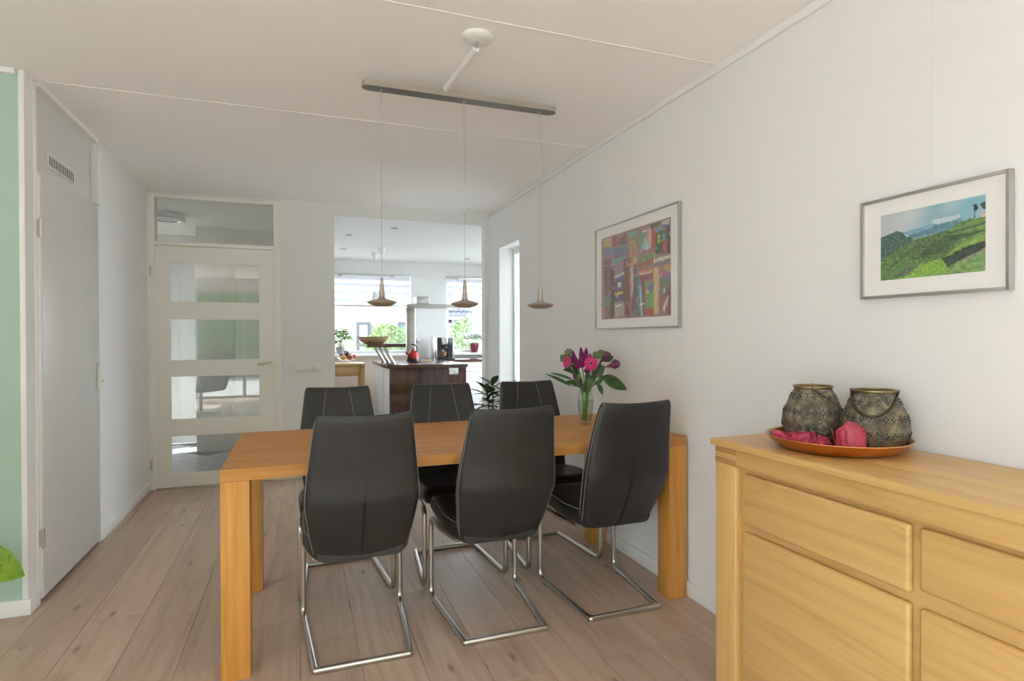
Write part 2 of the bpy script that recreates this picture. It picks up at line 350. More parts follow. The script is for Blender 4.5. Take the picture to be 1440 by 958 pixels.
# --- hall behind the glazed door
M['tile'] = plain('grey_floor_tile', L(.30, .32, .36), .3, var=.12, scale=3)
M['grout'] = plain('grout', L(.14, .15, .16), .9)
hf = struct('floor_hall', boxes((-2.3, .2, YF+.06, 7.8, -.06, -.004)), 'grout', label='grey tiled hall floor laid diagonally', cat='floor')
tm = B().box(-.148, .148, -.148, .148, -.012, 0, bev=.002, seg=1).mesh('tile'); tm.materials.append(M['tile'])
cc = .3*math.sqrt(.5)
for i in range(-10, 24):
    for j in range(-10, 24):
        X, Y = -2.4+(i-j)*cc, 5.6+(i+j)*cc
        if -2.1 < X < -.05 and YF+.3 < Y < 7.62 and not (X > -1.25 and Y > 6.9):
            o = link('tile', tm, hf); o.location = (X, Y, 0); o.rotation_euler.z = PI/4
struct('ceiling_hall', boxes((-2.4, .2, YF+.1, 7.9, H, H+.1)), 'ceiling', label='hall ceiling behind the glazed door', cat='ceiling')
struct('wall_hall_far', boxes((-1.045, .2, 7.12, 7.22, 0, H), (-1.045, -.96, 7.2, 7.8, 0, H), (-2.4, -1.045, 7.8, 7.9, 0, H)), 'wall', label='white end wall of the hall', cat='wall')
struct('wall_hall_left', boxes((-2.4, -2.3, YF+.1, 6.8, 0, H), (-2.4, -2.3, 7.2, 7.9, 0, H), (-2.4, -2.3, 6.8, 7.2, 2.1, H), (-2.4, -2.3, 6.8, 7.2, 0, .9), (-2.4, XL-.1, YF, YF+.115, 0, H)), 'wall', label='white hall side wall with a small window', cat='wall')
hw = struct('window_3', boxes((-2.36, -2.32, 6.8, 6.84, .9, 2.1), (-2.36, -2.32, 7.16, 7.2, .9, 2.1), (-2.36, -2.32, 6.84, 7.16, 2.05, 2.1), (-2.36, -2.32, 6.84, 7.16, .9, .95)), 'white', label='small hall side window', cat='window')
obj('pane', boxes((-2.343, -2.337, 6.84, 7.16, .95, 2.05)), 'glass', hw)
hc = empty('hall_cupboard', (0, 0, 0), 'white hall cupboard with two plain doors seen through the glazed door', 'cupboard')
obj('carcass', boxes((-1.04, .15, 7.085, 7.118, .0, 2.09)), 'white', hc)
for a, b_ in ((-1.04, -.662), (-.656, -.10)): obj('cupboard_door', B().box(a, b_, 7.068, 7.085, .01, 2.04, bev=.002), 'white', hc)
lamp = empty('ceiling_lamp', (-1.19, 6.45, H), 'round chrome-rimmed lamp on the hall ceiling behind the transom', 'ceiling lamp')
obj('rim', B().lathe([(.15, 0), (.157, -.01), (.157, -.055), (.15, -.06), (.145, -.055), (.145, 0)], 40), 'chrome', lamp)
obj('diffuser', B().lathe([(0, -.062), (.09, -.06), (.146, -.05), (.146, -.02)], 40), 'frosted', lamp)

# --- kitchen shell
KY = 9.4
M['kfloor'] = plain('kitchen_floor', L(.42, .40, .38), .35)
M['kwall'] = plain('kitchen_wall_paint', L(.75, .745, .73), .85, var=.012, bmp=.1, bscale=90)
M['kbeige'] = plain('beige_lower_wall', L(.72, .60, .50), .6, var=.03)
struct('floor_kitchen', boxes((.2, 3.5, YF+.06, KY, -.06, 0)), 'kfloor', label='grey kitchen floor', cat='floor')
struct('ceiling_kitchen', boxes((.1, 3.6, YF+.1, KY+.1, H, H+.1)), 'kwall', label='white kitchen ceiling with small spotlights', cat='ceiling')
W1a, W1b, W2a, W2b = .32, 1.70, 2.29, 3.15; WZ0, WZ1 = .985, 2.235
struct('wall_kitchen_back', boxes((.1, W1a, KY, KY+.12, 0, H), (W1b, W2a, KY, KY+.12, 0, H), (W2b, 3.6, KY, KY+.12, 0, H), (W1a, W1b, KY, KY+.12, WZ1, H), (W2a, W2b, KY, KY+.12, WZ1, H), (W1a, W1b, KY, KY+.12, 0, WZ0), (W2a, W2b, KY, KY+.12, 0, WZ0)), 'kwall', label='white kitchen wall with two windows', cat='wall')
struct('wall_kitchen_left', boxes((.1, .2, YF+.115, KY, 0, H)), 'kwall', label='white kitchen wall beyond the opening', cat='wall')
struct('wall_kitchen_right', boxes((3.5, 3.6, YF, 6.55, 0, H), (3.5, 3.6, 8.25, KY, 0, H), (3.5, 3.6, 6.55, 8.25, 0, .9), (3.5, 3.6, 6.55, 8.25, 2.3, H), (XR+.24, 3.6, YF, YF+.115, 0, H)), 'kwall', label='white kitchen side wall', cat='wall')  # includes an opening added out of view to brighten the kitchen
obj('beige_panel', boxes((.2, 1.75, KY-.006, KY, 0, WZ0-.02)), 'kbeige', bpy.data.objects['wall_kitchen_back'])  # beige sheet over the wall below the window
M['sheer'] = None
for nm, a, b_, lab in (('window_4', W1a, W1b, 'white kitchen window beside the extractor hood'), ('window_5', W2a, W2b, 'white kitchen window behind the flower pot')):
    y0, y1 = KY+.05, KY+.1
    wn = struct(nm, boxes((a, a+.045, y0, y1, WZ0, WZ1), (b_-.045, b_, y0, y1, WZ0, WZ1), (a+.045, b_-.045, y0, y1, WZ0, WZ0+.05), (a+.045, b_-.045, y0, y1, WZ1-.05, WZ1)), 'white', label=lab, cat='window')
    obj('pane', boxes((a+.045, b_-.045, y0+.02, y0+.026, WZ0+.05, WZ1-.05)), 'glass', wn)
    obj('window_sill', B().box(a-.02, b_+.02, KY-.16, KY+.05, WZ0-.035, WZ0+.0, bev=.004), 'white', wn)

# ================================================================== DINING TABLE
TX0, TX1, TY0, TY1, TZ = -.27, 1.742, 2.33, 3.21, .771
t = empty('dining_table', ((TX0+TX1)/2, (TY0+TY1)/2, 0), 'long honey oak dining table with square corner legs', 'table')
cx, cy = (TX0+TX1)/2, (TY0+TY1)/2; hx, hy = (TX1-TX0)/2, (TY1-TY0)/2
nb = 6; bw = 2*hy/nb
for i in range(nb):
    obj('top_board', B().box(-hx, hx, -hy+bw*i+.0002, -hy+bw*(i+1)-.0002, TZ-.045, TZ, bev=.0008, seg=1), 'oak', t)
for sx in (-1, 1):
    for sy in (-1, 1):
        x0 = sx*(hx-.049); y0 = sy*(hy-.049)
        obj('leg', B().box(x0-.049, x0+.049, y0-.049, y0+.049, 0, TZ-.0455, bev=.0025), 'oakz', t)

# ================================================================== DINING CHAIRS
def chair_profile(s):
    # s 0 bottom .. 1 top : y, z, half width, half thickness
    K = [(0, -.112, .372, .138, .012), (.03, -.118, .380, .160, .02), (.08, -.130, .402, .178, .028), (.25, -.182, .50, .195, .034), (.43, -.238, .630, .213, .034), (.6, -.256, .73, .205, .027), (.8, -.287, .85, .190, .021), (.95, -.314, .940, .178, .017), (.985, -.320, .957, .172, .013), (1, -.322, .964, .162, .008)]
    for a, b_ in zip(K, K[1:]):
        if s <= b_[0]+1e-9:
            q = (s-a[0])/(b_[0]-a[0]); return [a[i]*(1-q)+b_[i]*q for i in range(1, 5)]
def smooth_prof(s):
    acc = [0]*4; n = 5
    for k in range(n):
        q = min(1, max(0, s+(k-2)*.010)); p = chair_profile(q); acc = [a+b_/n for a, b_ in zip(acc, p)]
    return acc
def back_pt(s, fx, side):
    y, z, w_, th = smooth_prof(s); curve = -.018*(1-fx*fx)   # gently dished across the width
    return Vector((fx*w_, y+curve+side*th, z))
def make_chair():
    c = empty('dining_chair', (0, 0, 0))
    rings = []
    for i in range(41):
        s = i/40; y, z, w_, th = smooth_prof(s); ring = []
        for (px, py) in rrect(w_, th, th*.92, 5):
            ring.append(Vector((px, y-.018*(1-(px/w_)**2)+py, z+(.008*(px/w_)**2 if s > .9 else 0)*((s-.9)/.1 if s > .9 else 0))))
        # denser across the wide sides
        full = []
        for a, b_ in zip(ring, ring[1:]+ring[:1]):
            full.append(a)
            if (a-b_).length > .1:
                for q in range(1, 8):
                    f = q/8; px = a.x*(1-f)+b_.x*f; sd = 1 if a.y > y-.018 else -1
                    m = a.lerp(b_, f); py0 = (a.y+b_.y)/2
                    full.append(Vector((px, py0-.018*((a.x/w_)**2-(px/w_)**2) if False else py0+.018*((px/w_)**2-(a.x/w_)**2), m.z-(.008*((a.x/w_)**2-(px/w_)**2) if s > .9 else 0)*((s-.9)/.1 if s > .9 else 0))))
        rings.append(full)
    bk = obj('backrest', B().loft(rings), 'leather', c, 50)
    # stitched seams
    def seam(pts, nm='seam', r=.0011): obj(nm, B().tube(pts, r, 6), 'stitch', bk)
    for sgn in (-1, 1):
        pts = [back_pt(.03+.94*i/40, sgn*.992, -.45) for i in range(41)]; seam(pts, 'edge_stitching')
        pts = [back_pt(.40+.575*i/20, sgn*(.36+.16*(1-i/20)), 1)+Vector((0, .0004, 0)) for i in range(21)]; seam(pts)
        pts = [back_pt(.03+.94*i/40, sgn*.992, .45) for i in range(41)]; seam(pts, 'edge_stitching')
    seam([back_pt(.992, -.93+.093*i, -.8)+Vector((0, 0, .007*((-.93+.093*i)**2))) for i in range(21)], 'edge_stitching', .0009)
    # rear centre pleat
    pl = B()
    for dx in (-.0035, .0035): pl.tube([back_pt(.02+.42*i/12, dx/.2, -1)+Vector((0, -.0006, 0)) for i in range(13)], .0022, 6)
    obj('pleat', pl, 'leather', bk); 
    obj('seam', B().tube([back_pt(.44+.53*i/12, 0, -1)+Vector((0, -.0002, 0)) for i in range(13)], .0012, 6), 'leather', bk)
    # seat
    rings = []
    for i in range(15):
        q = i/14; yy = -.175+.45*q; w_ = .165+.052*min(1, q/.35)**.6; th = .042; zc = .428+.028*q**1.5
        e = 1.0
        if q > .86: e = math.sqrt(max(.03, 1-((q-.86)/.14)**2*.97))
        zc -= (1-e)*.012
        rings.append([Vector((px, yy, zc+py-.012*(1-(px/w_)**2)*(1 if py > 0 else 0))) for px, py in rrect(w_*(.97+.03*e), th*e, .034*e, 5)])
    st = obj('seat', B().loft(rings), 'leather', c, 50)
    for sgn in (-1, 1):
        obj('edge_stitching', B().tube([(sgn*(.158+.052*min(1, (.4*i/10)/.1575)**.6), -.17+.4*i/10, .428+.028*(i/11.5)**1.5+.037) for i in range(11)], .0015, 6), 'stitch', st)
    # wrap side wings where seat meets back
    # tubular cantilever frame
    P = []
    sx = -1
    half = [(-.17, -.09, .383), (-.206, .06, .386), (-.2135, .247, .392), (-.2135, .247, .0125), (-.176, -.233, .0125)]
    full = half+[(-p[0], p[1], p[2]) for p in reversed(half)]
    path = fillet(full, [0, .06, .055, .055, .004, .004, .055, .055, .06, 0], 8)
    obj('frame', B().tube(path, .0125, 14), 'steel', c, 60)
    for sgn in (-1, 1):
        obj('floor_glide', B().box(sgn*.208-.013, sgn*.208+.013, .165, .192, 0, .016, bev=.004), 'clip', c)
        obj('floor_glide', B().box(sgn*.185-.013, sgn*.185+.013, -.14, -.112, 0, .012, bev=.004), 'clip', c)
    return c
proto = make_chair()
spots = [(.226, 2.503, 0, 'black leather cantilever chair tucked under the table opposite the light switches side, beside the left table leg'),
         (.803, 2.503, .0, ''), (1.37, 2.503, .0, ''), (.212, 3.118, PI, ''), (.80, 3.118, PI, ''), (1.355, 3.118, PI, '')]
labels = ['black leather cantilever chair with its back to the room, by the free table end',
          'black leather cantilever chair with its back to the room, middle of its row',
          'black leather cantilever chair with its back to the room, nearest the picture wall',
          'black leather cantilever chair on the kitchen side of the table, by the free table end',
          'black leather cantilever chair on the kitchen side of the table, middle of its row',
          'black leather cantilever chair on the kitchen side of the table, beside the flower vase']
for i, (x, y, a, _) in enumerate(spots):
    c = proto if i == 0 else copy_tree(proto)
    c.location = (x, y, 0); c.rotation_euler.z = a+(0, .0, -.0, .02, -.01, .0)[i]
    tag(c, labels[i], 'chair', 'chairs around the dining table')

# ================================================================== SIDEBOARD
SX, SY1, SY0, SZ = 1.32, 1.612, -.02, .905
s = empty('sideboard', ((SX+1.745)/2, (SY0+SY1)/2, 0), 'pale oak sideboard with rounded raised drawer fronts', 'sideboard')
ox, oy = (SX+1.745)/2, (SY0+SY1)/2
def sb(x0, x1, y0, y1, z0, z1, bev=.004, seg=3): return B().box(x0-ox, x1-ox, y0-oy, y1-oy, z0, z1, bev=bev, seg=seg)
# top of three long boards
tb = [(SX-.012, SX+.14), (SX+.14, SX+.285), (SX+.285, 1.745)]
for i, (a, b_) in enumerate(tb): obj('top_board', sb(a, b_, SY0-.012, SY1+.012, .883, SZ, .0025), 'beech', s)
obj('top_rail', sb(SX, SX+.05, SY0+.1, SY1-.098, .827, .8825, .003), 'beech', s)
for yy0, yy1 in ((SY1-.098, SY1), (SY0, SY0+.098)):
    obj('corner_post', sb(SX, SX+.06, yy0, yy1, .02, .827, .004), 'beechz', s)
    for k, (z0, z1) in enumerate(((.827, .8445), (.8445, .863), (.863, .8825))):
        obj('finger_joint', sb(SX-.0003, SX+.06, yy0, yy1, z0, z1-.0003, .0012), 'beech' if k == 1 else 'beechdark', s)
obj('side_panel', sb(SX+.06, 1.74, SY1-.03, SY1-.004, .02, .8825, .002), 'beechz', s)
obj('side_panel', sb(SX+.06, 1.74, SY0+.004, SY0+.03, .02, .8825, .002), 'beechz', s)
obj('back_panel', sb(1.725, 1.74, SY0+.03, SY1-.03, .05, .8825, .001), 'beechz', s)
obj('bottom_rail', sb(SX+.012, SX+.05, SY0+.098, SY1-.098, .02, .09, .003), 'beech', s)
obj('face_frame', sb(SX+.022, SX+.05, SY0+.098, SY1-.098, .09, .827, .002), 'beech', s)
def front(nm, y0, y1, z0, z1):
    return obj(nm, sb(SX+.002, SX+.0225, y0, y1, z0, z1, .009, 4), 'beech', s)
c1 = (.948, 1.487); c2 = (.36, .925); c3 = (.10, .34)
front('drawer', *c1, .652, .812); front('door', *c1, .10, .628)
front('drawer', *c2, .668, .812); front('drawer', *c2, .40, .628); front('drawer', *c2, .10, .375)
front('drawer', *c3, .652, .812); front('door', *c3, .10, .628)
for yy in (SY0+.05, SY1-.05):
    obj('foot', sb(SX+.01, SX+.06, yy-.04, yy+.04, 0, .02, .002), 'beechdark', s); obj('foot', sb(1.67, 1.72, yy-.04, yy+.04, 0, .02, .002), 'beechdark', s)

# --- copper tray with lanterns, cloth and candle
M['copper'] = plain('copper_tray', L(.74, .38, .15), .3, 1.0, var=.06)
M['copper_in'] = plain('dull_copper', L(.62, .36, .22), .4, .9, var=.1)
TRX, TRY, TRR = 1.54, 1.33, .2
tr = empty('serving_tray', (TRX, TRY, SZ), 'round copper serving tray on the sideboard', 'tray')
obj('dish', B().lathe([(0, .0), (.14, 0), (.163, .007), (.184, .022), (TRR-.003, .036), (TRR, .038), (TRR-.002, .0405), (.190, .0375), (.180, .026), (.160, .011), (.14, .004), (0, .004)], 64), 'copper', tr)
lm, nt, p = newmat('pierced_bronze'); v = coords(nt, (1, 1, 1), 2)
vo = N(nt, 'ShaderNodeTexVoronoi'); vo.inputs['Scale'].default_value = 34; nt.links.new(v, vo.inputs['Vector'])
wvz = N(nt, 'ShaderNodeTexWave', wave_type='RINGS', rings_direction='SPHERICAL'); wvz.inputs['Scale'].default_value = 1.0
base = ramp(nt, noise_t(nt, v, 38, 5), [(.35, L(.09, .095, .09)), (.55, L(.22, .20, .16)), (.72, L(.50, .40, .20))])
vm = N(nt, 'ShaderNodeMath', operation='MULTIPLY'); vm.inputs[1].default_value = 55; nt.links.new(vo.outputs['Distance'], vm.inputs[0])
sn = N(nt, 'ShaderNodeMath', operation='SINE'); nt.links.new(vm.outputs[0], sn.inputs[0])
c = mixc(nt, ramp(nt, sn.outputs[0], [(.3, L(0, 0, 0)), (.9, L(.6, .6, .6))]), base, L(.40, .33, .19))
nt.links.new(c, p.inputs['Base Color']); p.inputs['Metallic'].default_value = .75; p.inputs['Roughness'].default_value = .45
bump(nt, p, sn.outputs[0], .6, .0015); M['bronze'] = lm
M['oldbrass'] = plain('dark_brass', L(.12, .10, .07), .4, .9, var=.2)
M['brass'] = plain('aged_brass_rim', L(.34, .26, .13), .35, 1.0, var=.2)
def lantern(x, y, z, r, rot, droop, label):
    e = empty('lantern', (x, y, z), label, 'lantern', 'lanterns on the copper tray', rot)
    k = r/.1
    prof = [(.055, 0), (.078, .008), (.094, .03), (.1, .052), (.098, .075), (.090, .097), (.079, .118), (.067, .138), (.060, .150), (.058, .156), (.056, .156), (.058, .150), (.065, .138), (.077, .118), (.088, .097), (.0955, .075), (.0975, .052), (.0915, .03), (.075, .010), (0, .004)]
    obj('body', B().lathe([(a*k, b_*k*1.2) for a, b_ in prof], 56), 'bronze', e, 60)
    ho = B()
    for ring, zz, rr in ((18, .13, .0785), (26, .088, .0978), (26, .045, .0972)):
        for i in range(ring):
            for dz, da in ((0, 0), (.006, .06), (-.006, .06), (0, .12)):
                a = 2*PI*i/ring+da; zt = zz+dz
                # radius of the profile at this height
                for (r0, z0), (r1, z1) in zip(prof[:10], prof[1:10]):
                    if z0 <= zt <= z1: rr = r0+(r1-r0)*(zt-z0)/(z1-z0+1e-9)
                ho.ball((math.cos(a)*rr*k, math.sin(a)*rr*k, zt*k*1.2), .0028*k, u=6, v=4)
    obj('pierced_holes', ho, 'dark', e, kind='stuff')
    rg = [(math.cos(2*PI*i/40)*.06*k, math.sin(2*PI*i/40)*.06*k, .188*k) for i in range(41)]
    obj('rim', B().tube(rg, .0045*k, 8, False), 'brass', e, 60)
    # bail handle hanging from two lugs
    hp = []
    for i in range(25):
        a = PI*i/24; q = Vector((math.cos(a)*.064*k, math.sin(a)*.126*k, 0)); 
        m = Matrix.Rotation(-droop, 3, 'X'); q = m @ q; hp.append(q+Vector((0, 0, .188*k)))
    obj('handle', B().tube(hp, .0042*k, 8), 'oldbrass', e, 60)
    for sx in (-1, 1): obj('lug', B().ball((sx*.064*k, 0, .188*k), .006*k, u=10, v=6), 'brass', e)
lantern(1.575, 1.448, SZ+.0045, .093, 3.9, .72, 'pierced bronze lantern on the tray behind the crumpled cloth')
lantern(1.628, 1.273, SZ+.0045, .093, 2.15, .62, 'pierced bronze lantern on the tray behind the candle')
# crumpled magenta satin cloth
M['satin'] = plain('magenta_satin', L(.46, .04, .10), .42, var=.35, scale=40)
cl = B(); G = 72; V = []
for i in range(G):
    for j in range(G):
        u_, v_ = i/(G-1)-.5, j/(G-1)-.5; rr = math.hypot(u_, v_)*2
        wx = u_*8+1.8*noise.noise(Vector((u_*3.5, v_*3.5, 4.2))); wy = v_*5+1.8*noise.noise(Vector((u_*3.5, v_*3.5, 9.7)))
        rg = 1-abs(noise.noise(Vector((wx, wy, 1.3))))*2.6; rg2 = 1-abs(noise.noise(Vector((wx*2.1, wy*2.1, 6.3))))*2
        h_ = (.012+.024*max(0, rg)**1.5+.009*max(0, rg2))*max(0, 1-rr**3)**.5
        lx = u_*.165+.010*noise.noise(Vector((u_*8, v_*8, 2))); ly = v_*.088+.012*noise.noise(Vector((u_*8, v_*8, 12)))
        ox_, oy_ = -.078+lx*.70+ly*.72, .058-lx*.72+ly*.70; ro = math.hypot(ox_, oy_)   # lie inside the dish
        if ro > .178: ox_ *= .178/ro; oy_ *= .178/ro; ro = .178
        V.append(cl.bm.verts.new((ox_, oy_, .006+max(0, ro-.14)*.52+max(.0008, h_))))
for i in range(G-1):
    for j in range(G-1): cl.bm.faces.new((V[i*G+j], V[(i+1)*G+j], V[(i+1)*G+j+1], V[i*G+j+1]))
co = obj('satin_cloth', cl, 'satin', None, 60, 'crumpled magenta satin cloth lying on the copper tray', 'cloth')
co.location = (TRX, TRY, SZ)
# candle
M['wax'] = plain('magenta_wax', L(.48, .06, .10), .45, var=.15, scale=30, Subsurface_Weight=.15)
ca = empty('pillar_candle', (1.492, 1.240, SZ+.0045), 'magenta pillar candle with melted top on the copper tray', 'candle')
cb = B(); rings = []
for zz in [i/14 for i in range(15)]:
    rings.append([])
    for k in range(40):
        a = 2*PI*k/40; wall = .070+.009*math.sin(a*2+.6)+.003*math.sin(5*a); r_ = .0385+.0006*math.sin(20*a)
        rings[-1].append(Vector((math.cos(a)*r_, math.sin(a)*r_, zz*wall)))
inner = [[Vector((math.cos(2*PI*k/40)*rr_, math.sin(2*PI*k/40)*rr_, zz_ + (.010*math.sin(4*PI*k/40+.6) if rr_ > .02 else 0))) for k in range(40)] for rr_, zz_ in ((.035, .074), (.028, .074), (.020, .084), (.012, .090), (.004, .092))]
cb.loft(rings+inner); obj('wax', cb, 'wax', ca, 60)
for a0 in (2.3, 3.4):
    obj('wax_petal', B().loft([[Vector((math.cos(a0+.35*(k/6-.5))*(.0385+.010*t_+.003*math.sin(k)), math.sin(a0+.35*(k/6-.5))*(.0385+.010*t_), .02+.05*t_)) for k in range(7)] for t_ in (0, .25, .5, .75, 1)], False, False), 'wax', ca, 60)
obj('wick', B().tube([(0, 0, .090), (.001, 0, .098)], .001, 6), 'dark', ca)

# ================================================================== PICTURES
def inpoly(x, y, P):
    c = False; j = len(P)-1
    for i in range(len(P)):
        if (P[i][1] > y) != (P[j][1] > y) and x < (P[j][0]-P[i][0])*(y-P[i][1])/(P[j][1]-P[i][1])+P[i][0]: c = not c
        j = i
    return c
attr_mat, nt, p = newmat('printed_paper')
at = N(nt, 'ShaderNodeVertexColor'); at.layer_name = 'print'; nt.links.new(at.outputs[0], p.inputs['Base Color']); p.inputs['Roughness'].default_value = .6
def print_sheet(name, parent, loc, y_a, y_b, z_a, z_b, x, nu, nv, fn):
    # a flat print on the wall plane x, from y_a (far) to y_b (near)
    me = bpy.data.meshes.new(name); vs = []; fs = []; cols = []
    for j in range(nv+1):
        for i in range(nu+1):
            y = y_a+(y_b-y_a)*i/nu; z = z_b+(z_a-z_b)*j/nv; vs.append((x-loc[0], y-loc[1], z-loc[2])); cols.append(fn(y, z))
    for j in range(nv):
        for i in range(nu): a = j*(nu+1)+i; fs.append((a, a+1, a+nu+2, a+nu+1))
    me.from_pydata(vs, [], fs); ca_ = me.color_attributes.new('print', 'FLOAT_COLOR', 'POINT')
    for i, c_ in enumerate(cols): ca_.data[i].color = c_
    me.materials.append(attr_mat); return link(name, me, parent)
def picture(name, label, y0, y1, z0, z1, fw, fd, iy0, iy1, iz0, iz1, fn, nu, nv, wire_y):
    loc = (XR, (y0+y1)/2, z0); e = empty(name, loc, label, 'picture')
    def bb(*bs, bev=.001):
        b = B()
        for q in bs: b.box(q[0]-loc[0], q[1]-loc[0], q[2]-loc[1], q[3]-loc[1], q[4]-loc[2], q[5]-loc[2], bev=bev)
        return b
    X0, X1 = XR-fd, XR-.004
    obj('frame', bb((X0, X1, y0, y0+fw, z0, z1), (X0, X1, y1-fw, y1, z0, z1), (X0, X1, y0+fw, y1-fw, z0, z0+fw), (X0, X1, y0+fw, y1-fw, z1-fw, z1)), 'alu', e)
    obj('mat_board', bb((XR-fd+.009, XR-fd+.011, y0+fw, y1-fw, z0+fw, z1-fw), bev=0), 'mat', e)
    print_sheet('print', e, loc, iy1, iy0, iz0, iz1, XR-fd+.0085, nu, nv, fn)
    obj('glass', bb((XR-fd+.004, XR-fd+.006, y0+fw, y1-fw, z0+fw, z1-fw), bev=0), 'picglass', e)
    obj('hanging_wire', B().tube([(-.006, wire_y-loc[1], z1-loc[2]-.01), (-.006, wire_y-loc[1], H-.03-loc[2])], .0007, 6), 'plastic', e)
    return e
# abstract painting: patches given in pixels of a zoom on the photograph (crop 830..970 x 275..475)
def AP(x, y): q = onx(830+x/671*140, 275+y/958*200, XR-.012); return (q.y, q.z)
art = []
def A(col, *pts): art.append((S(*col), [AP(*q) for q in pts]))
A((150, 118, 112), (80, 150), (560, 140), (560, 810), (80, 840))
A((176, 160, 108), (88, 296), (150, 280), (152, 340), (90, 350)); A((150, 80, 84), (150, 278), (185, 270), (170, 340), (145, 345))
A((132, 84, 84), (170, 330), (240, 250), (255, 330), (165, 350)); A((120, 140, 110), (185, 335), (250, 325), (250, 350), (180, 360))
A((110, 125, 160), (95, 360), (150, 345), (155, 400), (95, 420)); A((95, 120, 150), (165, 355), (258, 340), (260, 380), (160, 395))
A((130, 105, 140), (165, 395), (262, 375), (262, 410), (150, 440)); A((92, 155, 165), (145, 440), (250, 405), (245, 425), (140, 465))
A((150, 70, 90), (97, 430), (145, 425), (150, 650), (100, 670)); A((90, 50, 70), (97, 430), (110, 430), (120, 830), (105, 830))
for i in range(12): A((100, 50, 80), (97, 445+i*20), (143, 441+i*20), (143, 447+i*20), (97, 452+i*20))
A((70, 140, 90), (103, 685), (135, 680), (135, 750), (105, 750)); A((130, 70, 60), (105, 752), (165, 740), (165, 828), (108, 830))
A((80, 40, 45), (135, 500), (165, 490), (165, 825), (140, 828)); A((150, 125, 150), (165, 465), (230, 440), (232, 500), (165, 515))
A((185, 185, 200), (165, 540), (235, 510), (235, 530), (165, 560)); A((80, 95, 150), (170, 560), (235, 535), (235, 560), (172, 585))
A((90, 75, 110), (165, 585), (240, 560), (245, 710), (165, 720)); A((215, 215, 200), (185, 590), (210, 582), (210, 630), (197, 615), (187, 635))
A((205, 180, 70), (170, 655), (222, 645), (222, 662), (172, 675)); A((165, 150, 140), (165, 720), (245, 712), (245, 800), (165, 825))
A((120, 75, 70), (225, 430), (262, 420), (270, 815), (235, 818)); A((170, 100, 90), (262, 440), (275, 430), (280, 810), (268, 812))
A((200, 190, 180), (275, 480), (290, 480), (290, 700), (278, 700)); A((150, 60, 60), (280, 690), (292, 640), (298, 760), (284, 790))
A((100, 165, 170), (255, 260), (330, 232), (330, 260), (260, 290)); A((120, 140, 110), (300, 270), (385, 215), (345, 380), (325, 375))
A((180, 140, 90), (260, 310), (300, 295), (330, 410), (270, 420)); A((170, 120, 140), (280, 340), (300, 330), (305, 410), (280, 415))
A((120, 180, 190), (335, 385), (380, 240), (390, 260), (360, 370)); A((185, 190, 195), (360, 360), (400, 215), (412, 230), (410, 345), (385, 370))
A((200, 130, 130), (378, 250), (400, 200), (395, 330), (380, 310)); A((190, 160, 110), (283, 415), (318, 410), (318, 458), (283, 462))
A((105, 140, 95), (330, 410), (420, 385), (430, 430), (330, 465)); A((160, 90, 80), (380, 440), (430, 420), (430, 460), (300, 485), (300, 470))
A((185, 55, 55), (415, 230), (450, 220), (450, 320), (425, 385)); A((90, 75, 60), (400, 200), (475, 172), (475, 200), (410, 225))
A((90, 140, 180), (440, 225), (485, 205), (485, 230), (435, 250)); A((40, 100, 60), (445, 250), (515, 235), (510, 385), (435, 395))
A((205, 150, 110), (455, 268), (472, 264), (472, 285), (457, 288)); A((170, 190, 70), (455, 295), (470, 290), (470, 322), (456, 325))
A((110, 160, 180), (493, 255), (506, 250), (507, 300), (494, 302)); A((185, 70, 75), (487, 330), (512, 300), (525, 330), (520, 385), (500, 385))
A((45, 60, 60), (515, 200), (540, 200), (540, 390), (520, 385)); A((60, 90, 150), (485, 200), (515, 185), (535, 195), (535, 215), (500, 215))
A((190, 185, 175), (480, 180), (535, 155), (535, 190), (485, 200))
A((205, 205, 195), (430, 430), (540, 398), (542, 420), (430, 455)); A((120, 120, 130), (430, 460), (545, 425), (545, 450), (430, 480))
A((190, 140, 90), (490, 475), (546, 455), (546, 500), (500, 500)); A((170, 100, 130), (465, 520), (546, 500), (546, 540), (470, 545)); A((110, 110, 170), (475, 545), (546, 535), (546, 560), (480, 565))
A((100, 120, 90), (470, 560), (546, 560), (520, 690), (470, 760)); A((120, 60, 110), (525, 600), (550, 590), (550, 800), (530, 800)); A((150, 90, 80), (470, 690), (525, 650), (528, 790), (475, 800)); A((205, 195, 180), (487, 760), (527, 670), (530, 690), (500, 790))
A((195, 190, 100), (430, 490), (445, 488), (445, 800), (430, 802)); A((205, 170, 150), (443, 485), (465, 485), (460, 800), (446, 802))
A((200, 130, 110), (320, 510), (430, 485), (430, 500), (320, 530)); A((205, 180, 170), (330, 525), (420, 505), (420, 520), (330, 540)); A((150, 70, 90), (325, 545), (425, 520), (425, 560), (340, 575))
A((90, 120, 120), (315, 530), (330, 530), (345, 810), (320, 812)); A((150, 185, 200), (330, 600), (345, 590), (355, 808), (342, 810)); A((90, 100, 140), (290, 490), (315, 490), (320, 800), (298, 800))
A((130, 90, 80), (350, 570), (372, 570), (372, 805), (358, 806)); A((105, 160, 90), (372, 590), (425, 575), (425, 760), (372, 765)); A((100, 105, 160), (385, 620), (430, 575), (430, 640), (410, 655)); A((215, 165, 160), (375, 640), (395, 635), (400, 655), (378, 660))
A((160, 80, 70), (360, 765), (430, 755), (430, 805), (360, 808)); A((110, 70, 90), (345, 540), (355, 540), (362, 800), (356, 800))
pal = [(190, 120, 130), (150, 185, 190), (205, 190, 120), (120, 150, 110), (110, 110, 160), (215, 205, 195), (185, 90, 80), (90, 130, 140), (170, 140, 170), (210, 160, 130), (70, 90, 110)]
rs = random.Random(11)
